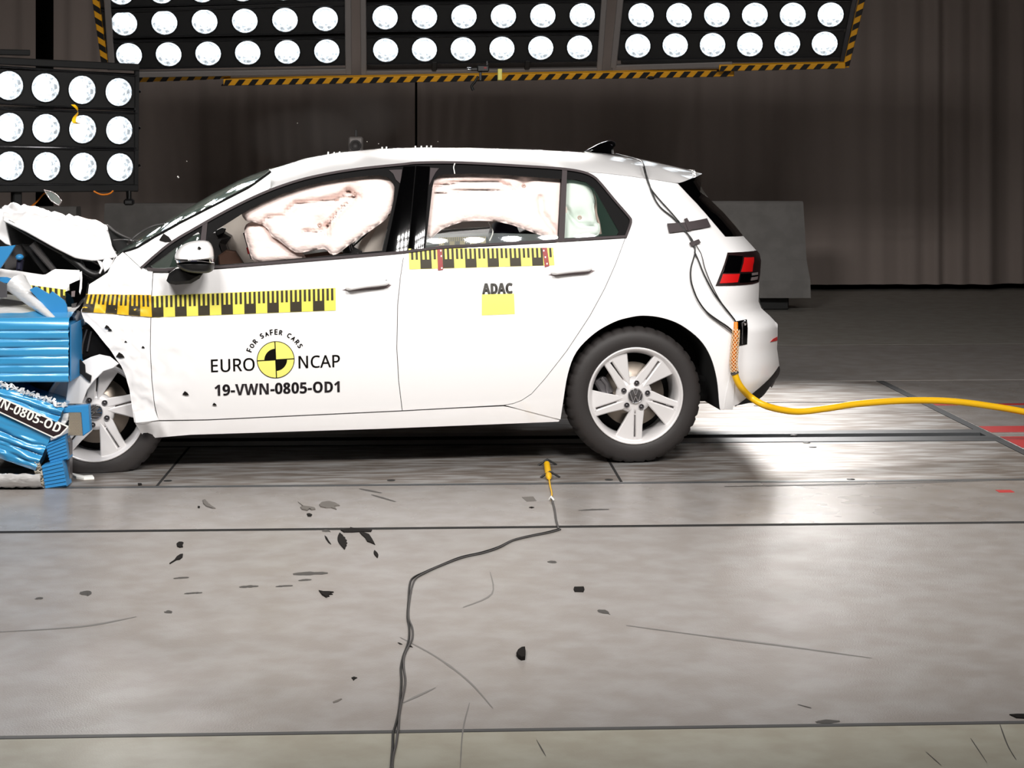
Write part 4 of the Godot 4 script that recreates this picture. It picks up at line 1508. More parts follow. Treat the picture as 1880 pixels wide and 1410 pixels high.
func wheel(car, px, py, z, turn, rear):
	var c = L(px, py, z)
	var w = Node3D.new()
	w.name = "wheel"
	w.position = c
	car.add_child(w, true)
	var R = 0.222
	var prof = [[0.213, -0.02], [0.219, -0.006], [0.232, 0.001], [0.25, 0.005], [0.272, 0.004], [0.290, -0.003], [0.302, -0.014], [0.310, -0.028], [0.3145, -0.046], [0.316, -0.075], [0.316, -0.13], [0.3145, -0.16], [0.306, -0.183], [0.285, -0.2], [0.25, -0.207], [0.213, -0.19]]
	var seg = 180
	var rows = []
	for k in prof.size():
		var row = PackedVector3Array()
		for s in seg:
			var a = TAU * s / seg
			var r = prof[k][0]
			if k >= 7 and k <= 11 and s % 5 == 0:
				r -= 0.007
			elif k == 6 and s % 5 == 0:
				r -= 0.003
			var p = Vector3(cos(a) * r, sin(a) * r, prof[k][1])
			if p.y < -c.y + 0.002:
				p.z += (0.012 if k < 9 else -0.008) * clampf((-c.y - p.y) / 0.02, 0, 1)
				p.y = -c.y + 0.002
			row.append(p)
		rows.append(row)
	var mb = MB.new()
	mb.grid(rows, true, true)
	part("tyre", mb.done(), M.tyre, w)
	mb = MB.new()
	mb.lathe([[0.218, -0.012], [0.2235, -0.001], [0.2195, 0.003], [0.213, 0.001], [0.203, -0.012], [0.197, -0.03], [0.192, -0.06], [0.190, -0.18]], 72, Transform3D(), true)
	part("rim", mb.done(), M.alloy, w)
	mb = MB.new()
	mb.lathe([[0.148, -0.085], [0.148, -0.079], [0.1, -0.078], [0.09, -0.05], [0.0, -0.05]], 48)
	part("brake_disc", mb.done(), M.disc_steel, w)
	mb = MB.new()
	mb.lathe([[0.205, -0.17], [0.0, -0.165]], 40)
	part("backplate", mb.done(), M.dark_void, w)
	mb = MB.new()
	mb.box(Transform3D(Basis(Vector3(0, 0, 1), 0.5), Vector3(-0.135, 0.035, -0.075)), Vector3(0.06, 0.09, 0.05), 0.01)
	mb.tube([Vector3(-0.15, 0.08, -0.05), Vector3(-0.125, 0.05, -0.045), Vector3(-0.12, 0.0, -0.05)], 0.009, 8)
	part("brake_caliper", mb.done(), M.alloy_dark, w)
	for k in 5:
		var t = Transform3D(Basis(Vector3(0, 0, 1), deg_to_rad(turn + 72 * k)), Vector3.ZERO)
		var sp = MB.new()
		var narrow = PackedVector2Array([Vector2(0.20, 0.02), Vector2(0.36, 0.022), Vector2(0.87, 0.030), Vector2(0.955, 0.034), Vector2(0.95, 0.155), Vector2(0.62, 0.168), Vector2(0.34, 0.20), Vector2(0.20, 0.19)])
		var wide = PackedVector2Array([Vector2(0.18, -0.10), Vector2(0.28, -0.085), Vector2(0.55, -0.235), Vector2(0.875, -0.43), Vector2(0.93, -0.29), Vector2(0.96, -0.13), Vector2(0.955, -0.022), Vector2(0.87, -0.02), Vector2(0.36, -0.012), Vector2(0.20, -0.012)])
		for q in [[narrow, -4.0], [wide, 6.0]]:
			var poly = PackedVector2Array()
			for v in q[0]:
				poly.append(v * R)
			sp.prism(poly, t * Transform3D(Basis(Vector3(1, 0, 0), deg_to_rad(q[1])), Vector3(0, 0, -0.012)), -0.032, 0.0, 0.0045)
		sp.prism(PackedVector2Array([Vector2(0.30, -0.02) * R, Vector2(0.40, -0.02) * R, Vector2(0.40, 0.03) * R, Vector2(0.30, 0.03) * R]), t, -0.045, -0.022, 0.0)
		sp.prism(PackedVector2Array([Vector2(0.86, -0.03) * R, Vector2(0.965, -0.03) * R, Vector2(0.965, 0.04) * R, Vector2(0.86, 0.04) * R]), t, -0.04, -0.012, 0.0)
		part("spoke", sp.done(), M.alloy, w)
		var bt = Transform3D(Basis(), Vector3(0, 0, 0)) * Transform3D(Basis(Vector3(0, 0, 1), deg_to_rad(turn + 30 + 72 * k)), Vector3.ZERO)
		var bp = bt * Vector3(0.262 * R, 0, -0.012)
		mb = MB.new()
		mb.lathe([[0.0125, -0.012], [0.0125, 0.006], [0.010, 0.007], [0.0095, 0.001], [0.0, 0.001]], 18, Transform3D(Basis(), bp))
		mb.lathe([[0.0065, 0.0], [0.0065, 0.005], [0.0, 0.005]], 6, Transform3D(Basis(), bp))
		part("wheel_bolt", mb.done(), M.alloy_dark, w)
	mb = MB.new()
	mb.lathe([[0.085, -0.045], [0.080, -0.018], [0.06, -0.014], [0.040, -0.010], [0.036, -0.008], [0.0, -0.008]], 40)
	part("hub", mb.done(), M.alloy, w)
	mb = MB.new()
	mb.lathe([[0.0345, -0.01], [0.0345, -0.004], [0.0, -0.003]], 36)
	var cap = part("hub_cap", mb.done(), M.grey_plastic, w)
	mb = MB.new()
	mb.lathe([[0.0345, -0.006], [0.034, 0.0], [0.0305, 0.0], [0.030, -0.004]], 36)
	var q = func(x, y): return Transform3D(Basis(Vector3(0, 0, 1), 0.0 if rear else -1.3), Vector3.ZERO) * Vector3(x * 0.031, y * 0.031, -0.0015)
	for ln in [[[-0.36, 0.93], [-0.02, 0.12]], [[0.36, 0.93], [0.02, 0.12]], [[-0.84, 0.5], [-0.38, -0.86]], [[-0.38, -0.86], [0.0, -0.02]], [[0.0, -0.02], [0.38, -0.86]], [[0.38, -0.86], [0.84, 0.5]]]:
		mb.bar(q.call(ln[0][0], ln[0][1]), q.call(ln[1][0], ln[1][1]), 0.0042, 0.004, 0.0005, Vector3(0, 0, 1))
	part("wheel_emblem", mb.done(), M.chrome, w)

func sheet3(rows, material, called, parent, th = 0.004):   # a bent sheet of metal with thickness
	var mb = MB.new()
	mb.grid(rows)
	var back = []
	for r in rows:
		var row = PackedVector3Array()
		for p in r:
			row.append(p + Vector3(0, -th, -th))
		back.append(row)
	mb.grid(back, false, true)
	return part(called, mb.done(), material, parent)

func crushed_front(car):
	# bonnet, buckled up in a ridge: near edge, ridge, far edge
	var near_e = resample(path([[8, 404, -0.10], [50, 424, -0.09], [100, 452, -0.08], [140, 472, -0.08], [172, 477, -0.09], [215, 470, -0.10]], 0), 30)
	var mid_e = resample(path([[4, 390, -0.22], [60, 392, -0.22], [110, 402, -0.22], [160, 420, -0.22], [202, 446, -0.22], [206, 452, -0.22]], 0), 30)
	var ridge = resample(path([[4, 380, -0.5], [22, 373, -0.55], [56, 377.5, -0.6], [110, 391, -0.6], [150, 398, -0.6], [196, 408, -0.6]], 0), 30)
	var far_e = []
	for i in 30:
		far_e.append(Vector3(ridge[i].x - 0.10, ridge[i].y - 0.16 - 0.25 * i / 29.0, -1.65))
	var rows = []
	for k in 25:
		var row = PackedVector3Array()
		var f = k / 24.0
		for i in 30:
			var p
			if f < 0.33:
				p = near_e[i].lerp(mid_e[i], f / 0.33)
			elif f < 0.66:
				p = mid_e[i].lerp(ridge[i], (f - 0.33) / 0.33)
			else:
				p = ridge[i].lerp(far_e[i], (f - 0.66) / 0.34)
			var amp = 0.032 * sin(PI * clampf(f, 0, 0.9))
			p += Vector3(0, 0.6, 0.8) * amp * (dent.get_noise_2d(i * 0.12 + 5, k * 0.03) + 0.5 * dent.get_noise_2d(i * 0.3, k * 0.2))
			row.append(p)
		rows.append(row)
	var bonnet = sheet3(rows, M.paint_torn, "bonnet", car, 0.006)
	part("bonnet_lip", rod(near_e, 0.007, 6), M.paint_torn, bonnet)
	part("bonnet_flange", plate([[1, 383], [9, 404], [14, 428], [19, 451], [10, 448], [-12, 430], [-12, 395]], -0.16, 0.03, 0.003), M.paint_torn, bonnet)
	part("bonnet_underside", rod(path([[14, 407, -0.12], [60, 434, -0.12], [110, 462, -0.12], [148, 481, -0.12]], 0), 0.012, 6), M.black_plastic, bonnet)
	# what shows under it
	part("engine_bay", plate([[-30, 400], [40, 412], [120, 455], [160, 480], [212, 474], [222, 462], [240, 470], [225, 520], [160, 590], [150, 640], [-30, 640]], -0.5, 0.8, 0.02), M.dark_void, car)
	part("support_strut", plate([[53, 452], [62, 444], [106, 500], [98, 504]], -0.14, 0.05, 0.006), M.grey_plastic, car)
	part("support_strut", plate([[40, 450], [56, 450], [100, 502], [80, 502]], -0.2, 0.06, 0.006), M.black_plastic, car)
	part("blue_cap", ellipsoid(L(36, 472, -0.16), Vector3(0.018, 0.014, 0.02), 14), M.blue_flat, car)
	part("blue_bottle", plate([[30, 478], [42, 478], [39, 497], [29, 497]], -0.17, 0.05, 0.008), M.navy, car)
	part("lamp_bracket", plate([[22, 452], [40, 448], [46, 470], [30, 492], [8, 498], [6, 478]], -0.24, 0.05, 0.006), M.grey_plastic, car)
	part("hinge_arm", rod(smooth(path([[118, 466, -0.13], [140, 482, -0.12], [158, 497, -0.11], [176, 505, -0.10], [190, 498, -0.10]], 0), 4), 0.018, 8), M.black_plastic, car)
	part("hinge_plate", plate([[150, 478], [168, 480], [184, 488], [194, 496], [188, 508], [170, 511], [160, 500]], -0.10, 0.03, 0.004), M.black_gloss, car)
	part("torn_skin", plate([[178, 478], [186, 480], [189, 493], [184, 503], [181, 502], [185, 492]], -0.07, 0.01, 0.002), M.paint_torn, car)
	part("torn_skin", plate([[195, 470], [206, 478], [212, 470], [204, 490], [192, 500], [186, 484]], -0.09, 0.01, 0.002), M.paint_torn, car)
	part("scuttle_panel", plate([[196, 412], [208, 424], [240, 440], [258, 445], [240, 452], [226, 462], [216, 466], [204, 448]], -0.5, 0.02, 0.004), M.black_plastic, car)
	part("scuttle_seal", rod(smooth(path([[197, 413, -0.48], [214, 427, -0.48], [240, 439, -0.46], [262, 446, -0.4]], 0), 4), 0.006, 6), M.wire_grey, car)
	part("scuttle_seal", rod(smooth(path([[208, 441, -0.4], [225, 440, -0.4], [246, 443, -0.36]], 0), 4), 0.004, 6), M.wire_grey, car)
	# inner wing: creased white strip with the far piece of the ruler
	var a = resample(path([[-10, 492, -0.12], [30, 497, -0.12], [50, 500, -0.12], [82, 505, -0.10], [100, 494, -0.10], [146, 496, -0.09]], 0), 26)
	var b = resample(path([[-10, 506, -0.05], [30, 514, -0.05], [60, 521, -0.05], [90, 527, -0.05], [118, 530, -0.05], [146, 528, -0.05]], 0), 26)
	var c = resample(path([[-10, 545, -0.08], [30, 550, -0.08], [60, 556, -0.08], [90, 560, -0.08], [118, 570, -0.08], [140, 585, -0.08]], 0), 26)
	rows = []
	for k in 11:
		var f = k / 10.0
		var row = PackedVector3Array()
		for i in 26:
			var p = c[i].lerp(b[i], f / 0.5) if f < 0.5 else b[i].lerp(a[i], (f - 0.5) / 0.5)
			p.z += 0.014 * dent.get_noise_2d(i * 0.2, k * 0.25 + 9)
			row.append(p)
		rows.append(row)
	var inner = sheet3(rows, M.paint_torn, "crumpled_wing", car)
	var base = MB.new()
	var print_ = MB.new()
	var ru = [[8, 517], [121, 532]]
	var rl = [[10, 540], [121, 552]]
	var n = 22
	for k in n:
		var f0 = float(k) / n
		var f1 = float(k + 1) / n
		var t0 = L(lerpf(ru[0][0], ru[1][0], f0), lerpf(ru[0][1], ru[1][1], f0), -0.03)
		var t1 = L(lerpf(ru[0][0], ru[1][0], f1), lerpf(ru[0][1], ru[1][1], f1), -0.03)
		var b0 = L(lerpf(rl[0][0], rl[1][0], f0), lerpf(rl[0][1], rl[1][1], f0), -0.03)
		var b1 = L(lerpf(rl[0][0], rl[1][0], f1), lerpf(rl[0][1], rl[1][1], f1), -0.03)
		base.quad(b0, b1, t1, t0)
		var o = Vector3(0, 0, 0.001)
		if k % 2 == 0:
			print_.quad(t0.lerp(b0, 0.55) + o, t1.lerp(b1, 0.55) + o, t1 + o, t0 + o)
		if (k / 5) % 2 == 0:
			print_.quad(b0 + o, b1 + o, b1.lerp(t1, 0.45) + o, b0.lerp(t0, 0.45) + o)
	var rs = part("ruler_sticker", base.done(), M.tape_yellow, inner)
	part("ruler_print", print_.done(), M.tape_black, rs)
	# broken bracket, liner and bumper rags round the wheel
	part("broken_bracket", plate([[119, 536], [127, 533], [127, 522], [140, 516], [160, 508], [163, 520], [158, 545], [150, 552], [143, 562], [140, 575], [130, 572], [120, 562]], -0.02, 0.05, 0.004), M.black_gloss, car)
	part("bracket_bolt", plate([[131, 535], [138, 534], [137, 545], [131, 545]], -0.012, 0.01, 0.001), M.lamp_grey, car)
	part("torn_skin", plate([[145, 500], [150, 498], [151, 510], [150, 530], [147, 541], [145, 536], [147, 515]], -0.008, 0.008, 0.001), M.paint_torn, car)
	part("bracket_foot", plate([[131, 558], [141, 556], [138, 570], [132, 572]], -0.008, 0.01, 0.001), M.grey_plastic, car)
	part("liner_rag", plate([[137, 640], [140, 618], [150, 600], [158, 596], [166, 600], [178, 612], [196, 632], [212, 655], [216, 668], [200, 658], [180, 652], [160, 656], [138, 664]], -0.06, 0.03, 0.004), M.frame_black, car)
	for q in [[[139, 632], [143, 612], [152, 601]], [[150, 650], [152, 630], [160, 605]], [[160, 645], [164, 625], [168, 608]], [[140, 645], [139, 630], [142, 615]]]:
		part("liner_rib", rod(smooth(path(q, -0.055), 3), 0.005, 6), M.grey_plastic, car)
	part("wing_inner", plate([[133, 566], [152, 575], [160, 590], [150, 600], [140, 618], [134, 640]], -0.10, 0.02, 0.003), M.paint_torn, car)
	part("bumper_skin", plate([[128, 668], [150, 664], [166, 656], [182, 651], [202, 655], [218, 668], [208, 676], [190, 682], [172, 700], [160, 716], [150, 742], [120, 742]], -0.012, 0.012, 0.003), M.paint_torn, car)
	part("bumper_rag", plate([[140, 672], [147, 660], [156, 670], [157, 684], [168, 690], [166, 702], [160, 698], [150, 688], [142, 684]], 0.0, 0.012, 0.002), M.black_plastic, car)
	part("far_wing_rail", slab(-3.0, -2.3, -1.75, -1.6, 0.5, 0.85, 0.02), M.paint_torn, car)
	part("added_subframe", slab(-3.0, -2.1, -1.6, -0.36, 0.14, 0.42, 0.03), M.dark_void, car)  # added under the nose to keep light off the floor there
	part("cross_member", slab(-2.75, -2.35, -1.55, -0.5, 0.3, 0.7, 0.04), M.dark_void, car)

# ------------------------------------------------------------------ the barrier
func build_barrier():
	var t = thing("crash_barrier", "crumpled blue honeycomb barrier block, crushed by the nose of the car", "barrier")
	var z = 0.42
	var q = func(px, py, o = 0.0): return on_z(px, py, z + o)
	var n = FastNoiseLite.new()
	n.seed = 2
	n.frequency = 2.0
	# upper block: a ribbed blue front, rolled over at the top, and the torn foil top behind it
	var rows = []
	var yt = q.call(60, 598).y
	var yb = q.call(60, 702).y
	var xl = q.call(-220, 650).x
	var xr = q.call(126, 650).x
	for k in 57:
		var f = k / 56.0
		var row = PackedVector3Array()
		for i in 41:
			var u = i / 40.0
			var x = lerpf(xl, xr, u)
			var y = lerpf(yb, yt, f)
			var rib = f * 6.6 + 0.12 * n.get_noise_2d(x * 0.8, f * 2.0)
			var w = absf(fmod(rib, 1.0) - 0.5) * 2.0
			var zz = z - 0.010 * pow(w, 7.0) + 0.010 * n.get_noise_2d(x * 1.0, y * 4.0) * (1.0 - 0.5 * u)
			row.append(Vector3(x + 0.004 * n.get_noise_2d(3.0, y * 20.0) * u, y, zz))
		rows.append(row)
	var roll = []
	var ztop = z - 0.56
	for k in range(1, 15):
		var f = k / 14.0
		var row = PackedVector3Array()
		for i in 41:
			var u = i / 40.0
			var x = lerpf(xl, xr, u)
			var a = minf(f * 3.0, 1.0) * PI / 2
			var p = Vector3(x, yt + 0.035 * sin(a), z - 0.035 + 0.035 * cos(a))
			if f > 0.333:
				var g = (f - 0.333) / 0.667
				p.z = lerpf(z - 0.035, ztop, g)
				p.y += 0.075 * g + 0.014 * n.get_noise_2d(x * 1.5, g * 6.0)
			row.append(p)
		roll.append(row)
	var mb = MB.new()
	mb.grid(rows + roll.slice(0, 6))
	var up = part("upper_block", mb.done(), M.blue_sheet, t)
	mb = MB.new()
	mb.grid(roll.slice(5))
	part("torn_foil_top", mb.done(), M.foil, up)
	mb = MB.new()
	mb.box(Transform3D(Basis(), Vector3((xl + xr) / 2 - 0.01, (yt + yb) / 2, (z - 0.04 + ztop) / 2)), Vector3(xr - xl - 0.02, yt - yb - 0.01, z - 0.05 - ztop), 0.01)
	part("core", mb.done(), M.blue_flat, up)
	mb = MB.new()
	mb.box(Transform3D(Basis(), Vector3(xr + 0.001, (yt + yb) / 2, z - 0.2)), Vector3(0.006, yt - yb, 0.34), 0.001)
	part("end_sheet", mb.done(), M.blue_flat, up)
	# torn sheets standing up behind the top
	var zl = z - 0.22
	var r = func(px, py, zz): return on_z(px, py, zz)
	var tear = func(called, pts, zz, th, mat, tilt = 0.0):
		var poly = PackedVector2Array()
		for p in pts:
			var v = r.call(p[0], p[1], zz)
			poly.append(Vector2(v.x, v.y))
		var m2 = MB.new()
		m2.prism(poly, Transform3D(Basis(), Vector3.ZERO), zz - th, zz, 0.001)
		part(called, m2.done(), mat, up)
	tear.call("torn_sheet", [[54, 532], [66, 526], [90, 540], [96, 535], [118, 552], [122, 560], [126, 592], [108, 588], [80, 560]], z - 0.10, 0.012, M.blue_flat)
	tear.call("torn_sheet", [[-40, 455], [14, 452], [28, 450], [16, 470], [2, 490], [-6, 500], [-40, 520]], z - 0.12, 0.02, M.blue_flat)
	tear.call("torn_sheet", [[-30, 508], [12, 509], [26, 514], [30, 522], [12, 520], [-30, 514]], z - 0.16, 0.012, M.blue_flat)
	tear.call("torn_sheet", [[-10, 512], [12, 522], [12, 546], [-20, 548], [-20, 520]], z - 0.14, 0.012, M.alloy_dark)
	# rolled grey foil cone
	var cone = []
	var ca = [r.call(30, 520, z - 0.2), r.call(48, 540, z - 0.16), r.call(70, 562, z - 0.1), r.call(104, 590, z - 0.02)]
	ca = smooth(ca, 5)
	mb = MB.new()
	var rad = []
	for i in ca.size():
		rad.append(lerpf(0.05, 0.008, float(i) / (ca.size() - 1)))
	mb.tube(ca, rad, 14)
	part("foil_roll", mb.done(), M.foil, up)
	# lower block, knocked askew
	var zz = z + 0.03
	var A = q.call(-70, 684, 0.03)
	var B = q.call(117, 750, 0.03)
	var C = q.call(64, 866, 0.03)
	var D = q.call(-110, 806, 0.03)
	rows = []
	for k in 53:
		var f = k / 52.0
		var row = PackedVector3Array()
		for i in 45:
			var u = i / 44.0
			var p = D.lerp(C, u).lerp(A.lerp(B, u), f)
			var rib = f * 8.0 + 0.2 * n.get_noise_2d(u * 1.0, f * 2.0)
			var w = absf(fmod(rib, 1.0) - 0.5) * 2.0
			p.z = zz - 0.016 * pow(w, 3.0) + 0.022 * n.get_noise_2d(u * 0.7 + 7, f * 3.0)
			if f > 0.42 and f < 0.76:
				p.z = lerpf(p.z, zz - 0.006, 0.85)
			row.append(p)
		rows.append(row)
	mb = MB.new()
	mb.grid(rows)
	var back = []
	for row in rows:
		var b2 = PackedVector3Array()
		for p in row:
			b2.append(p + Vector3(-0.05, -0.01, -0.5))
		back.append(b2)
	mb.grid([rows[-1], back[-1]])
	mb.grid([back[0], rows[0]])
	var endr = [PackedVector3Array(), PackedVector3Array()]
	for k in rows.size():
		endr[0].append(rows[k][44])
		endr[1].append(back[k][44])
	mb.grid(endr, false, true)
	var low = part("lower_block", mb.done(), M.blue_sheet, t)
	# torn sparkling honeycomb edge along its top
	mb = MB.new()
	for i in 150:
		var u = i / 149.0
		var p = A.lerp(B, u) + Vector3(0, rng.randf_range(-0.004, 0.012), rng.randf_range(-0.05, 0.0))
		var bs = Basis.from_euler(Vector3(rng.randf() * 3, rng.randf() * 3, rng.randf() * 3))
		mb.box(Transform3D(bs, p), Vector3(0.022, 0.010, 0.003))
	part("torn_edge", mb.done(), M.foil, low).set_meta("kind", "stuff")
	# the printed label
	var lb = [[-60, 706], [109, 778], [122.5, 784], [110, 797], [98, 801.5], [-60, 727]]
	var poly = PackedVector2Array()
	var edge = PackedVector2Array()
	for p in lb:
		var v = q.call(p[0], p[1], 0.042)
		poly.append(Vector2(v.x, v.y))
	edge = Geometry2D.offset_polygon(poly, 0.006)[0]
	mb = MB.new()
	mb.prism(edge, Transform3D(), zz + 0.008, zz + 0.0105, 0.0)
	var lab = part("label_border", mb.done(), M.white_print, low)
	mb = MB.new()
	mb.prism(poly, Transform3D(), zz + 0.0085, zz + 0.0115, 0.0)
	part("label", mb.done(), M.label_dark, lab)
	var ta = q.call(-70, 718, 0.043)
	var tb = q.call(107, 795.5, 0.043)
	part("label_lettering", letters("WN-0805-OD", Vector2(ta.x, ta.y) + (Vector2(tb.x, tb.y) - Vector2(ta.x, ta.y)) * 0.27, Vector2(tb.x, tb.y), true, func(_x, _y): return zz + 0.0126, null, 1.0).done(), M.white_print, lab)
	# fallen-out pieces on its right: honeycomb slab in a blue wrapper, two blue tabs
	var tab = func(called, pts, o, th, mat, ribs):
		var pl = PackedVector2Array()
		for p in pts:
			var v = q.call(p[0], p[1], o)
			pl.append(Vector2(v.x, v.y))
		var m3 = MB.new()
		m3.prism(pl, Transform3D(), z + o - th, z + o, 0.003)
		for k in ribs:
			var f = (k + 0.5) / ribs
			var a = pl[0].lerp(pl[3], f)
			var b = pl[1].lerp(pl[2], f)
			m3.bar(Vector3(a.x, a.y, z + o), Vector3(b.x, b.y, z + o), 0.004, 0.008, 0.001, Vector3(0, 0, 1))
		return part(called, m3.done(), mat, low)
	tab.call("blue_tab", [[83, 816], [119, 800], [125, 844], [92, 852]], 0.02, 0.10, M.blue_flat, 7)
	tab.call("blue_tab", [[76, 856], [114, 846], [123, 893], [83, 899]], 0.05, 0.10, M.blue_flat, 7)
	tab.call("grey_side", [[119, 800], [128, 812], [128, 880], [121, 885]], -0.02, 0.06, M.alloy_dark, 0)
	tab.call("blue_wrapper", [[112, 748], [162, 744], [165, 792], [152, 801], [148, 758], [116, 758]], 0.0, 0.05, M.blue_flat, 0)
	var comb = tab.call("honeycomb_core", [[128, 757], [149, 756], [153, 800], [124, 800]], -0.006, 0.05, M.honeycomb, 0)
	mb = MB.new()
	for i in 9:
		for j in 14:
			var px = 127.5 + i * 2.7 + (1.35 if j % 2 else 0.0)
			var py = 758 + j * 3.05
			if px > 150 + (py - 757) * 0.06:
				continue
			var v = q.call(px, py, -0.004)
			mb.lathe([[0.0032, 0.0], [0.0034, 0.003], [0.0024, 0.003], [0.0022, -0.002]], 6, Transform3D(Basis(), v))
	var cells = part("cell_wall", mb.done(), M.honeycomb, low)
	cells.set_meta("kind", "stuff")
	tab.call("bent_foil", [[116, 760], [128, 757], [124, 772], [114, 786], [110, 778]], -0.004, 0.02, M.foil, 0)
	# crumpled bare foil at the foot
	var cr = []
	for k in 15:
		var f = k / 14.0
		var row = PackedVector3Array()
		for i in 25:
			var u = i / 24.0
			var px = lerpf(-70, 80, u)
			var ang = PI * (0.15 + 0.85 * f)
			var base = on_floor(px, 897.5)
			var p = base + Vector3(0, 0.075 - 0.073 * sin(ang) , -0.03 - 0.10 * cos(ang))
			p += Vector3(0, 0.010, 0.008) * n.get_noise_2d(u * 9.0, f * 3.0)
			p.y = maxf(p.y, 0.002)
			row.append(p)
		cr.append(row)
	mb = MB.new()
	mb.grid(cr, false, false)
	part("foot_foil", mb.done(), M.foil, t)
	mb = MB.new()
	for i in 130:
		var f = rng.randf()
		var v = q.call(lerpf(66, 79, f) + rng.randf_range(-5, 5) * (0.3 + f), lerpf(846, 894, f), rng.randf_range(-0.03, 0.03))
		mb.box(Transform3D(Basis.from_euler(Vector3(rng.randf() * 3, rng.randf() * 3, rng.randf() * 3)), v), Vector3(0.022, 0.012, 0.002))
	part("torn_honeycomb", mb.done(), M.honeycomb, t).set_meta("kind", "stuff")
	# the base it is bolted to, behind the blocks
	part("barrier_wall", slab(xl - 1.2, xl + 0.1, -0.6, 0.4, 0.0, 0.95, 0.02), M.concrete, t)

# ------------------------------------------------------------------ things at the back
func build_background():
	var jersey = func(px0, px1, top, bottom, depth, label, lean):
		var a = W(px0, bottom, depth)
		var b = W(px1, bottom, depth)
		var y1 = W(px1, top, depth).y
		var y0 = 0.12
		var mb = MB.new()
		var prof = [[0.0, y0, 0.30], [0.0, y0 + 0.16, 0.30], [0.0, y0 + 0.34, 0.17], [0.0, y1 - 0.02, 0.11], [0.0, y1, 0.09]]
		var rows = []
		for p in prof:
			var f = (p[1] - y0) / (y1 - y0)
			var d = lean * f
			rows.append(PackedVector3Array([Vector3(a.x + d, p[1], a.z - p[2]), Vector3(a.x + d, p[1], a.z + p[2]), Vector3(b.x - d, p[1], b.z + p[2]), Vector3(b.x - d, p[1], b.z - p[2])]))
		for k in rows.size() - 1:
			for s in 4:
				var s2 = (s + 1) % 4
				mb.quad(rows[k][s], rows[k][s2], rows[k + 1][s2], rows[k + 1][s])
		mb.fan(Array(rows[-1]))
		mb.fan(rev_list(Array(rows[0])))
		var t = thing("concrete_barrier", label, "concrete barrier", Vector3.ZERO, "concrete barriers by the curtain")
		part("barrier_body", mb.done(), M.concrete, t)
		for x in [a.x + 0.35, b.x - 0.35]:
			part("foot", slab(x - 0.18, x + 0.18, a.z - 0.25, a.z + 0.25, 0.0, 0.12, 0.01), M.hazard_black, t)
	jersey.call(1010, 1476, 369, 545, 16.4, "grey concrete barrier showing behind the tail lamp of the car", 0.03)
	jersey.call(192, 640, 373, 560, 15.4, "grey concrete barrier seen behind the windscreen of the car", 0.02)
	jersey.call(-330, 148, 379, 545, 16.6, "grey concrete barrier behind the buckled bonnet and the light stand", 0.02)
	# boxed camera on a post, behind the front of the roof
	var p = W(653, 265, 14.2)
	var t = thing("camera_box", "small grey camera box on a post behind the front of the roof", "camera", Vector3(p.x, 0, p.z))
	var mb = MB.new()
	mb.box(Transform3D(Basis(), Vector3(0, p.y, -0.06)), Vector3(0.115, 0.12, 0.14), 0.012)
	part("case", mb.done(), M.steel_frame, t)
	mb = MB.new()
	mb.lathe([[0.046, 0.0], [0.046, 0.05], [0.034, 0.05], [0.03, 0.03], [0.0, 0.03]], 24, Transform3D(Basis(), Vector3(0, p.y - 0.01, 0.0)))
	part("lens_hood", mb.done(), M.grey_plastic, t)
	mb = MB.new()
	mb.bar(Vector3(0, 0.0, -0.06), Vector3(0, p.y - 0.05, -0.06), 0.05, 0.05, 0.006)
	part("post", mb.done(), M.housing, t)
	mb = MB.new()
	mb.bar(Vector3(0, p.y + 0.05, -0.06), Vector3(0, p.y + 0.12, -0.06), 0.02, 0.02, 0.003)
	part("aerial", mb.done(), M.housing, t)
	# clamped camera under the middle bank
	p = W(882, 126, 13.3)
	t = thing("clamp_camera", "small black camera clamped under the middle overhead lights", "camera", p)
	mb = MB.new()
	mb.box(Transform3D(Basis(), Vector3(0.02, 0.0, 0)), Vector3(0.09, 0.05, 0.06), 0.008)
	mb.box(Transform3D(Basis(), Vector3(-0.045, -0.005, 0)), Vector3(0.05, 0.025, 0.04), 0.005)
	part("body", mb.done(), M.black_plastic, t)
	mb = MB.new()
	mb.lathe([[0.014, 0.0], [0.014, 0.03], [0.0, 0.03]], 14, Transform3D(Basis(Vector3.UP, -PI / 2), Vector3(-0.07, -0.005, 0)))
	part("lens", mb.done(), M.chrome, t)
	mb = MB.new()
	mb.bar(Vector3(0, 0.0, 0), Vector3(0.0, -0.09, 0.0), 0.02, 0.02, 0.003)
	mb.bar(Vector3(0.05, 0.06, 0), Vector3(0.05, -0.01, 0.0), 0.016, 0.016, 0.003)
	part("clamp", mb.done(), M.black_plastic, t)
	mb = MB.new()
	mb.box(Transform3D(Basis(), Vector3(0.035, 0.005, 0.031)), Vector3(0.02, 0.012, 0.003))
	part("red_button", mb.done(), M.red_tape, t)
	p = W(917.5, 137, 13.35)
	mb = MB.new()
	mb.box(Transform3D(Basis(), p), Vector3(0.032, 0.085, 0.06), 0.003)
	solo("tape_flag", mb.done(), M.logo_yellow, "bright yellow tape wrapped round the long striped rail above the car roof", "tape")
	for q in [[865, 160, "dark green clip dangling below the clamped camera"]]:
		mb = MB.new()
		mb.tube(smooth([W(878, 140, 13.3), W(872, 150, 13.3), W(866, 158, 13.3), W(869, 166, 13.3)], 4), 0.010, 8)
		solo("cable_clip", mb.done(), M.housing, q[2], "clip")
	p = W(1195, 143, 13.5)
	solo("rail_sensor", ellipsoid(p, Vector3(0.03, 0.014, 0.03), 14), M.housing, "black round sensor under the striped rail above the roof aerial", "sensor")
	# small box hung under the corner of the light stand
	p = W(237, 371, 12.4)
	t = thing("hanging_camera", "small black camera hanging below the corner of the light stand", "camera", p)
	mb = MB.new()
	mb.box(Transform3D(Basis(), Vector3.ZERO), Vector3(0.07, 0.045, 0.06), 0.012)
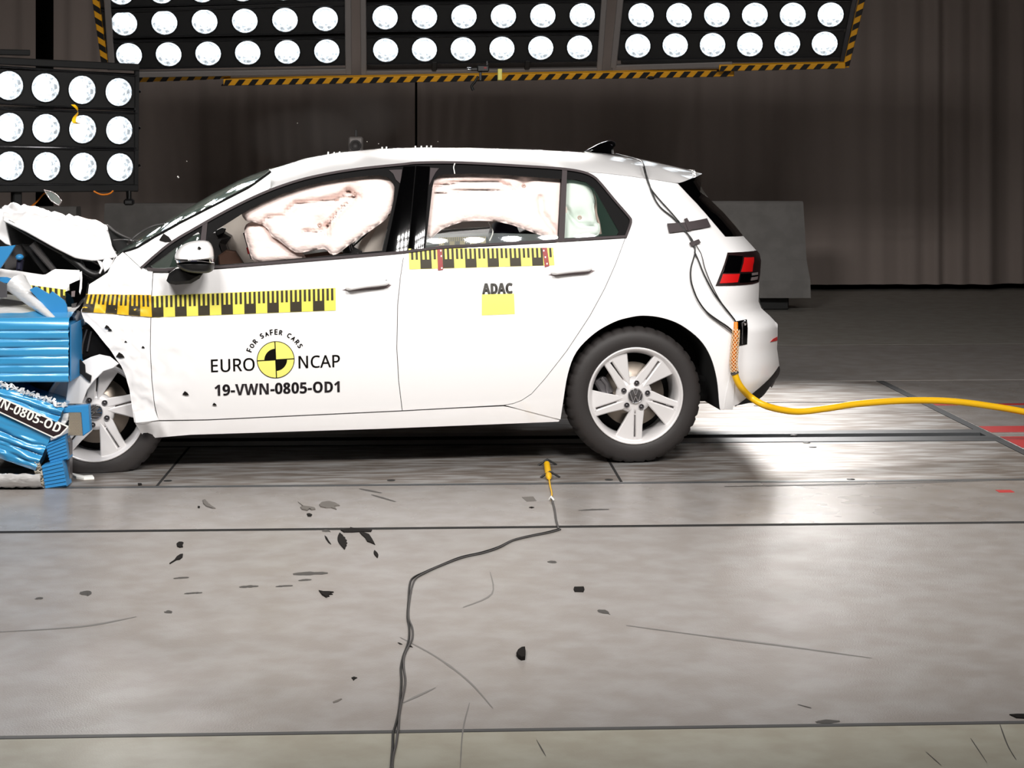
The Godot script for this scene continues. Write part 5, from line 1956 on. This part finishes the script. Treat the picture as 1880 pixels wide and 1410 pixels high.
	part("body", mb.done(), M.black_plastic, t)
	mb = MB.new()
	mb.tube([Vector3(0, 0.02, 0), Vector3(0.002, 0.05, 0), Vector3(0, 0.09, 0)], 0.012, 8)
	part("swivel", mb.done(), M.black_plastic, t)
	for q in [[[[172, 351], [185, 357], [200, 356], [208, 350]], "orange cable looped under the right half of the light stand"], [[[52, 383], [66, 372], [78, 358], [90, 350]], "orange cable slanting under the left half of the light stand"]]:
		var pts = []
		for v in q[0]:
			pts.append(W(v[0], v[1], 12.2))
		solo("orange_cable", rod(smooth(pts, 5), 0.006, 8), M.cable_orange, q[1], "cable", "orange cables of the light stand")

# ------------------------------------------------------------------ cables
func world_path(pts):
	var r = []
	for p in pts:
		r.append(car_tf * Ls(p[0], p[1], p[2] if p.size() > 2 else 0.010))
	return r

func build_cables():
	var t = thing("signal_cable", "thin black cables taped down the rear pillar from the roof aerial", "cable")
	var head = [car_tf * L(1131, 283, -0.80), car_tf * L(1150, 287.5, -0.62), car_tf * L(1168, 292, -0.48), car_tf * L(1179, 298, -0.33)]
	var main = head + world_path([[1184, 312], [1190, 333], [1200, 361], [1213, 381], [1236, 400], [1254, 420], [1270, 439], [1275, 455]])
	part("cable", rod(smooth(main, 6), 0.0042, 6), M.wire_black, t)
	part("cable", rod(smooth(world_path([[1181, 306], [1188, 330], [1196, 348], [1212, 368], [1232, 390], [1252, 414], [1266, 436], [1274, 452]]), 6), 0.0036, 6), M.wire_black, t)
	part("cable", rod(smooth(world_path([[1274, 448], [1276, 464], [1269, 490], [1268, 508], [1271, 525], [1281, 550], [1297, 572], [1318, 588], [1336, 600], [1349, 612]]), 6), 0.0040, 6), M.wire_black, t)
	part("cable", rod(smooth(world_path([[1275, 462], [1283, 480], [1293, 505], [1310, 537], [1330, 564], [1349, 588], [1353, 600]]), 6), 0.0036, 6), M.wire_black, t)
	part("cable", rod(smooth(world_path([[1278, 450], [1288, 468], [1294, 492], [1306, 522], [1322, 552], [1338, 573], [1350, 589]]), 6), 0.0026, 6), M.wire_grey, t)
	part("cable", rod(smooth(world_path([[1284, 556], [1300, 577], [1322, 594], [1348, 614]]), 6), 0.0024, 6), M.wire_grey, t)
	var tape = func(called, label, pts, off):
		var o = solo(called, side(pts, off, 0.002, 0.02, 0.0), M.tape_black, label, "tape", "")
		o.material_override = M.rubber_trim
		o.transform = car_tf
	tape.call("tape_strip", "dark grey tape strip holding the cables on the rear pillar, the long one", [[1223.5, 410], [1255, 408], [1297, 400.5], [1304, 415.5], [1270, 421.5], [1227, 427]], 0.013)
	tape.call("tape_strip", "short black tape patch holding the cables just below the long grey strip", [[1263.8, 445.5], [1281.7, 438.6], [1285.5, 445], [1267.6, 452.4]], 0.014)
	tape.call("tape_strip", "dark folded tape end standing up across the long grey strip", [[1254, 402], [1260, 399.5], [1271, 420], [1263, 424]], 0.017)
	# the thick tow-out lead: braided sleeve at the bumper, then a yellow hose
	var lead = thing("umbilical_cable", "thick yellow cable trailing from the rear bumper to the right edge", "cable")
	var sl = smooth(world_path([[1351, 592, 0.004], [1351, 612, 0.018], [1349, 640, 0.024], [1347, 665, 0.026], [1349, 686, 0.028]]), 8)
	part("inner_lead", rod(sl, 0.010, 8), M.cable_orange, lead)
	var net = MB.new()
	for k in 7:
		for dirn in [-1, 1]:
			var st = []
			for i in range(6, sl.size()):
				var d = (sl[mini(i + 1, sl.size() - 1)] - sl[i - 1]).normalized()
				var x = d.cross(Vector3(0, 0, 1)).normalized()
				var y = x.cross(d)
				var a = TAU * k / 7 + dirn * i * 0.42
				st.append(sl[i] + (x * cos(a) + y * sin(a)) * 0.0175)
			net.tube(st, 0.0016, 4, false)
	part("braided_sleeve", net.done(), M.sleeve, lead)
	var yel = world_path([[1348.5, 684, 0.028], [1353, 698, 0.03], [1362, 713, 0.03], [1378, 729, 0.03]])
	for p in [[1400, 742.5, 8.16], [1430, 751.5, 8.2], [1468, 755.5, 8.25], [1520, 749.5, 8.3], [1570, 742, 8.36], [1630, 737, 8.42], [1690, 735, 8.48], [1750, 737, 8.52], [1815, 745, 8.56], [1890, 758, 8.6], [1990, 782, 8.66], [2090, 806, 8.7], [2200, 812, 8.7]]:
		yel.append(W(p[0], p[1], p[2]))
	yel[-1].y = 0.016
	yel[-2].y = 0.03
	part("hose", rod(smooth(yel, 6), 0.0158, 12), M.cable_yellow, lead)
	var e = yel[0]
	part("clamp_ring", rod([e + Vector3(-0.002, 0.006, 0), e + Vector3(0.003, -0.006, 0)], 0.019, 12), M.wire_grey, lead)
	# contact sensor on the plate and its wire
	var s0 = on_floor(1004, 852, 0.012)
	var s1 = on_floor(1008, 878, 0.012)
	var sn = thing("contact_sensor", "yellow stick sensor taped to the steel plate in front of the car", "sensor")
	part("body", rod([s0, s0.lerp(s1, 0.9), s1], [0.014, 0.014, 0.007], 12), M.cable_yellow, sn)
	part("lead", rod(smooth([s1, on_floor(1010, 892, 0.007), on_floor(1013, 905, 0.005), on_floor(1012, 914, 0.005)], 4), 0.0035, 6), M.cable_yellow, sn)
	for q in [[[988, 854.5], [1022, 853.5]], [[992, 877], [1028, 876.5]]]:
		var a = on_floor(q[0][0], q[0][1], 0.001)
		var b = on_floor(q[1][0], q[1][1], 0.001)
		var m = a.lerp(b, 0.5) + Vector3(0, 0.026, 0)
		part("tape", rod([a, a.lerp(m, 0.75), m, b.lerp(m, 0.75), b], 0.005, 6), M.hazard_black, sn)
	part("joiner", rod([on_floor(1009, 917, 0.006), on_floor(1012, 912, 0.02), on_floor(1016, 918, 0.006)], 0.005, 6), M.white_print, sn)
	var wire = [on_floor(1013, 916, 0.005), on_floor(1018, 935, 0.004), on_floor(1021, 955, 0.004), on_floor(1026, 971, 0.004)]
	var grey = rod(smooth(wire, 5), 0.004, 6)
	var wt = thing("floor_wire", "thin twin wire wandering over the floor from the yellow sensor to the bottom edge", "wire")
	part("grey_wire", grey, M.wire_grey, wt)
	var run = []
	for p in [[1026, 971], [1004, 977], [970, 984], [940, 992], [915, 1004], [884, 1014], [845, 1023], [810, 1037], [780, 1050], [758, 1061], [752, 1074], [750, 1100], [748, 1132], [751, 1150], [751, 1170], [747, 1186], [740, 1205], [736, 1226], [737, 1250], [735, 1280], [732, 1306], [727, 1328], [722, 1346], [721, 1370], [719, 1395], [717, 1425], [715, 1480]]:
		run.append(on_floor(p[0], p[1], 0.0035))
	var sm = smooth(run, 5)
	part("wire_strand", rod(sm, 0.0032, 6), M.wire_black, wt)
	var second = []
	for i in sm.size():
		second.append(sm[i] + Vector3(0.0065 + 0.004 * sin(i * 0.3), 0, 0.0065))
	part("wire_strand", rod(second, 0.0030, 6), M.wire_grey, wt)

# ------------------------------------------------------------------ debris
func chip(label, cx, cy, pts, mat, h = 0.004, group = ""):
	var poly = PackedVector2Array()
	var c = on_floor(cx, cy)
	for p in pts:
		var q = on_floor(cx + p[0], cy + p[1])
		poly.append(Vector2(q.x - c.x, -(q.z - c.z)))
	var mb = MB.new()
	mb.prism(poly, Transform3D(Basis(Vector3.RIGHT, -PI / 2), Vector3(0, 0, 0)), 0.0, h, minf(0.0015, h * 0.4))
	var o = solo("debris_chip", mb.done(), mat, label, "debris", "dark chips scattered over the floor")
	o.position = c

func leaf(w, h, teeth, lean = 0.0):
	var r = []
	for i in 14:
		var f = i / 13.0
		r.append([-w / 2 * sin(PI * f) * (1.0 - 0.3 * f) + lean * (f - 0.5) * w, h * (f - 0.5)])
	for i in range(13, -1, -1):
		var f = i / 13.0
		var k = teeth * (1.0 if i % 2 else 0.0)
		r.append([w / 2 * sin(PI * f) * (1.0 - k) + lean * (f - 0.5) * w + 0.3, h * (f - 0.5)])
	return r

func build_debris():
	chip("grey curved leaf-shaped chip, alone at left of the strip in front of the car", 382, 927, [[-10, -8], [-5, -9], [0, -3], [6, 2], [14, 7], [8, 7], [-4, 3], [-9, -2]], M.chip_grey)
	chip("dark chip with a long thin spike, left of the big grey wedge", 564, 934, [[-17, -12], [-6, -4], [4, -3], [14, -1], [15, 2], [8, 3], [4, 1], [0, 4], [-10, 2], [-13, -2], [-8, -4]], M.chip_grey)
	chip("tiny dark chip just below the spiked chip", 568, 946.5, [[-5, -2], [0, -3], [5, -1], [3, 2], [-3, 2]], M.chip)
	chip("big grey wedge-shaped chip with a torn right side, on the strip by the car", 604, 930, [[-18, -3], [-14, -7], [0, -9], [12, -6], [20, -1], [10, 0], [14, 6], [4, 3], [-6, 3], [-16, 1]], M.chip_grey)
	chip("dark leaf-shaped chip with a saw-toothed right edge, right below the long joint", 628, 994, leaf(19, 31, 0.25, 0.45), M.chip)
	chip("long jagged black rag lying along the floor joint", 655, 974, [[-30, 0], [-14, -2], [-12, -5], [-4, -3], [6, -2], [20, -1], [28, 0], [26, 3], [8, 3], [-8, 4], [-24, 4]], M.chip)
	chip("saw-toothed dark chip slanting down from the black rag on the joint", 674, 986, [[-14, -8], [-4, -7], [4, -4], [8, 2], [12, 9], [15, 15], [6, 11], [0, 9], [-4, 2], [-10, -3]], M.chip)
	chip("slim dark splinter left of the saw-toothed leaf chip", 602, 992, [[-6, -8], [-2, -5], [2, 2], [6, 8], [1, 5], [-4, -2]], M.chip)
	chip("small brown-black leaf chip below the saw-toothed ones", 690, 1018, leaf(9, 14, 0.1, 0.6), M.chip)
	chip("rounded black chip, upper of the two at left below the joint", 330, 1001, [[-6, -2], [-2, -5], [4, -5], [7, -4], [5, 0], [6, 4], [0, 5], [-5, 3]], M.chip)
	chip("pointed black chip with a wire tail, lower of the two at left", 328, 1024, [[-8, 5], [-4, -1], [2, -5], [8, -6], [7, 0], [2, 4], [-4, 5], [-16, 12], [-17, 11]], M.chip)
	chip("black feathered chip between the grey scuffs and the bend of the wire", 599, 1092, [[-14, -7], [-5, -5], [6, -5], [14, -4], [6, -2], [12, 0], [4, 1], [6, 4], [-3, 3], [0, 6], [-8, 1]], M.chip)
	chip("chunky black chip like a fat seed in the middle of the floor", 957, 1204, [[-9, 1], [-6, -5], [0, -9], [7, -10], [8, -2], [7, 8], [0, 9], [-5, 6]], M.chip, 0.012)
	chip("flat black oblong chip in the darker patch right of the wire", 1063, 1083, [[-9, -4], [9, -4.5], [10, 0], [8, 4.5], [-8, 4], [-10, 0]], M.chip)
	chip("grey square paint flake left of the yellow sensor", 971, 917, [[-13, -4], [8, -5], [14, 3], [-4, 4]], M.chip_grey, 0.0015)
	chip("tiny dark fleck under the grey square flake", 976, 932, [[-5, 0], [0, -1.5], [5, 0], [0, 1.5]], M.chip, 0.002)
	chip("tiny dark sliver left of the wire, level with its kink", 734, 1182, [[-4, -1.5], [0, -1], [5, 1.5], [0, 1.5]], M.chip, 0.002)
	chip("tiny dark sliver right of the wire, level with its kink", 754, 1187, [[-4, -2], [1, -1], [4, 2], [-2, 1]], M.chip, 0.002)
	chip("tiny ragged fleck at lower left of the wire", 650, 1246, [[-5, -1], [0, -3], [6, -1], [2, 1], [-1, 4], [-3, 1]], M.chip, 0.002)
	chip("tiny pale bent sliver near the lower left of the picture", 620, 1287, [[-9, 2], [-2, -1], [6, -4], [8, -3], [0, 2], [-8, 4]], M.chip_grey, 0.0015)
	chip("tiny dark crumb left of the big leaf-shaped chip", 365, 931, [[-2, -1], [2, -1], [2, 2], [-2, 2]], M.chip, 0.003)
	chip("tiny dark crumb beside the front tyre on the steel plate", 257, 890, [[-4, -2], [3, -2], [4, 1], [-3, 2]], M.chip, 0.003)
	chip("small black wedge chip at the far right edge below the last joint", 1866, 1316, [[-13, -3], [0, -4], [16, -4], [16, 4], [0, 3]], M.chip, 0.003)
	chip("white bent sliver of trim in front of the front tyre", 150, 876, [[-24, -6], [-10, -2], [4, 1], [20, 0], [23, 4], [4, 5], [-10, 3]], M.white_print, 0.01)
	# a faint cloud of dust over the front of the roof
	for q in [[560, 252, 9.2, Vector3(0.62, 0.30, 0.5), 0.022], [640, 225, 9.3, Vector3(0.5, 0.36, 0.5), 0.02], [700, 205, 9.1, Vector3(0.34, 0.26, 0.4), 0.018]]:
		var fog = FogVolume.new()
		fog.name = "dust_cloud"
		fog.shape = RenderingServer.FOG_VOLUME_SHAPE_ELLIPSOID
		fog.size = q[3]
		var fm = FogMaterial.new()
		fm.density = q[4]
		fm.albedo = Color(0.9, 0.88, 0.87)
		fm.edge_fade = 0.9
		fog.material = fm
		add_child(fog, true)
		fog.position = W(q[0], q[1], q[2])
		fog.set_meta("label", {560: "faint grey dust haze low over the top of the windscreen", 640: "faint grey dust haze in front of the camera box", 700: "faint grey dust haze highest over the roof, beside the curtain seam"}[q[0]])
		fog.set_meta("category", "dust")
		fog.set_meta("kind", "stuff")
	# pieces in the air
	var rib = []
	var wid = []
	for p in [[134, 192], [141, 199], [143, 207], [137, 216], [136, 224], [143, 226.5], [148, 226]]:
		rib.append(W(p[0], p[1], 7.4))
	rib = smooth(rib, 5)
	var a = PackedVector3Array()
	var b = PackedVector3Array()
	for i in rib.size():
		var f = float(i) / (rib.size() - 1)
		var d = Vector3(cos(f * 5.0), 0.25 * sin(f * 6.0), sin(f * 5.0) * 0.8) * 0.008
		a.append(rib[i] - d)
		b.append(rib[i] + d)
	var mb = MB.new()
	mb.grid([a, b])
	var rb = []
	for r in [a, b]:
		var row = PackedVector3Array()
		for p in r:
			row.append(p + Vector3(0, 0, -0.0012))
		rb.append(row)
	mb.grid(rb, false, true)
	solo("flying_ribbon", mb.done(), M.cable_yellow, "curled yellow ribbon flying in front of the lower light stand", "ribbon")
	var shard = PackedVector2Array()
	var c = W(95, 362, 7.5)
	for p in [[81, 348.5], [95, 352], [105, 359], [113, 369], [108, 377.5], [94, 369], [86, 358]]:
		var v = W(p[0], p[1], 7.5)
		shard.append(Vector2((v - c).dot(rcam.x), v.y - c.y))
	var g = thing("glass_shard", "clear glass shard flying above the buckled bonnet", "glass shard", c)
	g.basis = rcam
	mb = MB.new()
	mb.prism(shard, Transform3D(), -0.002, 0.002, 0.0)
	part("pane", mb.done(), M.glass_clear, g)
	mb = MB.new()
	for i in shard.size():
		var p = shard[i]
		var q = shard[(i + 1) % shard.size()]
		mb.tube([Vector3(p.x, p.y, 0), Vector3(q.x, q.y, 0)], 0.0022, 6)
	part("broken_edge", mb.done(), M.lamp_grey, g)
	var bits = [[327, 325, 0.013, "small white splinter flying in front of the curtain above the windscreen"], [343, 296, 0.005, "tiny white crumb flying above the white splinter"], [546, 226, 0.004, "tiny white crumb flying high above the front of the roof"], [674, 260, 0.005, "tiny white crumb flying just right of the camera box"], [695, 264, 0.005, "tiny white crumb flying over the roof between the marker pins"], [804, 260, 0.004, "tiny white crumb flying over the rear of the roof markers"]]
	for q in bits:
		mb = MB.new()
		mb.box(Transform3D(Basis.from_euler(Vector3(0.4, 0.9, -0.6)), Vector3.ZERO), Vector3(q[2], q[2] * 0.45, q[2] * 0.3), q[2] * 0.08)
		var o = solo("flying_crumb", mb.done(), M.white_print, q[3], "debris", "white crumbs in the air")
		o.position = W(q[0], q[1], 7.9)
	var flakes = [[436, 508, "dark triangular flake"], [250, 610, ""]]
	var k = 0
	for q in [[239, 434.5 + 10, 6], [304, 437, 12], [197, 600, 5], [202, 605, 4], [221, 652, 8], [341, 722, 6], [394, 742, 4], [263, 637, 3], [231, 627, 2.5], [366, 455, 4]]:
		var lab = ["small black flake on the white pillar foot beside the windscreen", "long black flake stuck on the windscreen pillar above the mirror", "black flake on the front wing below the ruler strip", "smaller dark flake just beside the one below the ruler strip", "black pentagon flake above the front wheel rim", "black flake on the front door left of the test code", "tiny black flake under the first digits of the test code", "short black curl beside the front door edge", "tiny black speck high on the front wing", "small black chip lying on the white mirror cap"][k]
		var w = q[2]
		var pts = [[q[0] - w, q[1] + w * 0.3], [q[0] - w * 0.3, q[1] - w * 0.7], [q[0] + w * 0.5, q[1] - w * 0.2], [q[0] + w, q[1] + w * 0.5], [q[0], q[1] + w * 0.6]]
		var off = 0.006 if k < 9 else 0.216
		var o
		if k < 9:
			o = solo("black_flake", side(pts, off, 0.003, 0.02, 0.0), M.chip, lab, "debris", "black flakes on the car")
		else:
			o = solo("black_flake", plate(pts, off, 0.003, 0.0005), M.chip, lab, "debris", "black flakes on the car")
		o.transform = car_tf
		k += 1
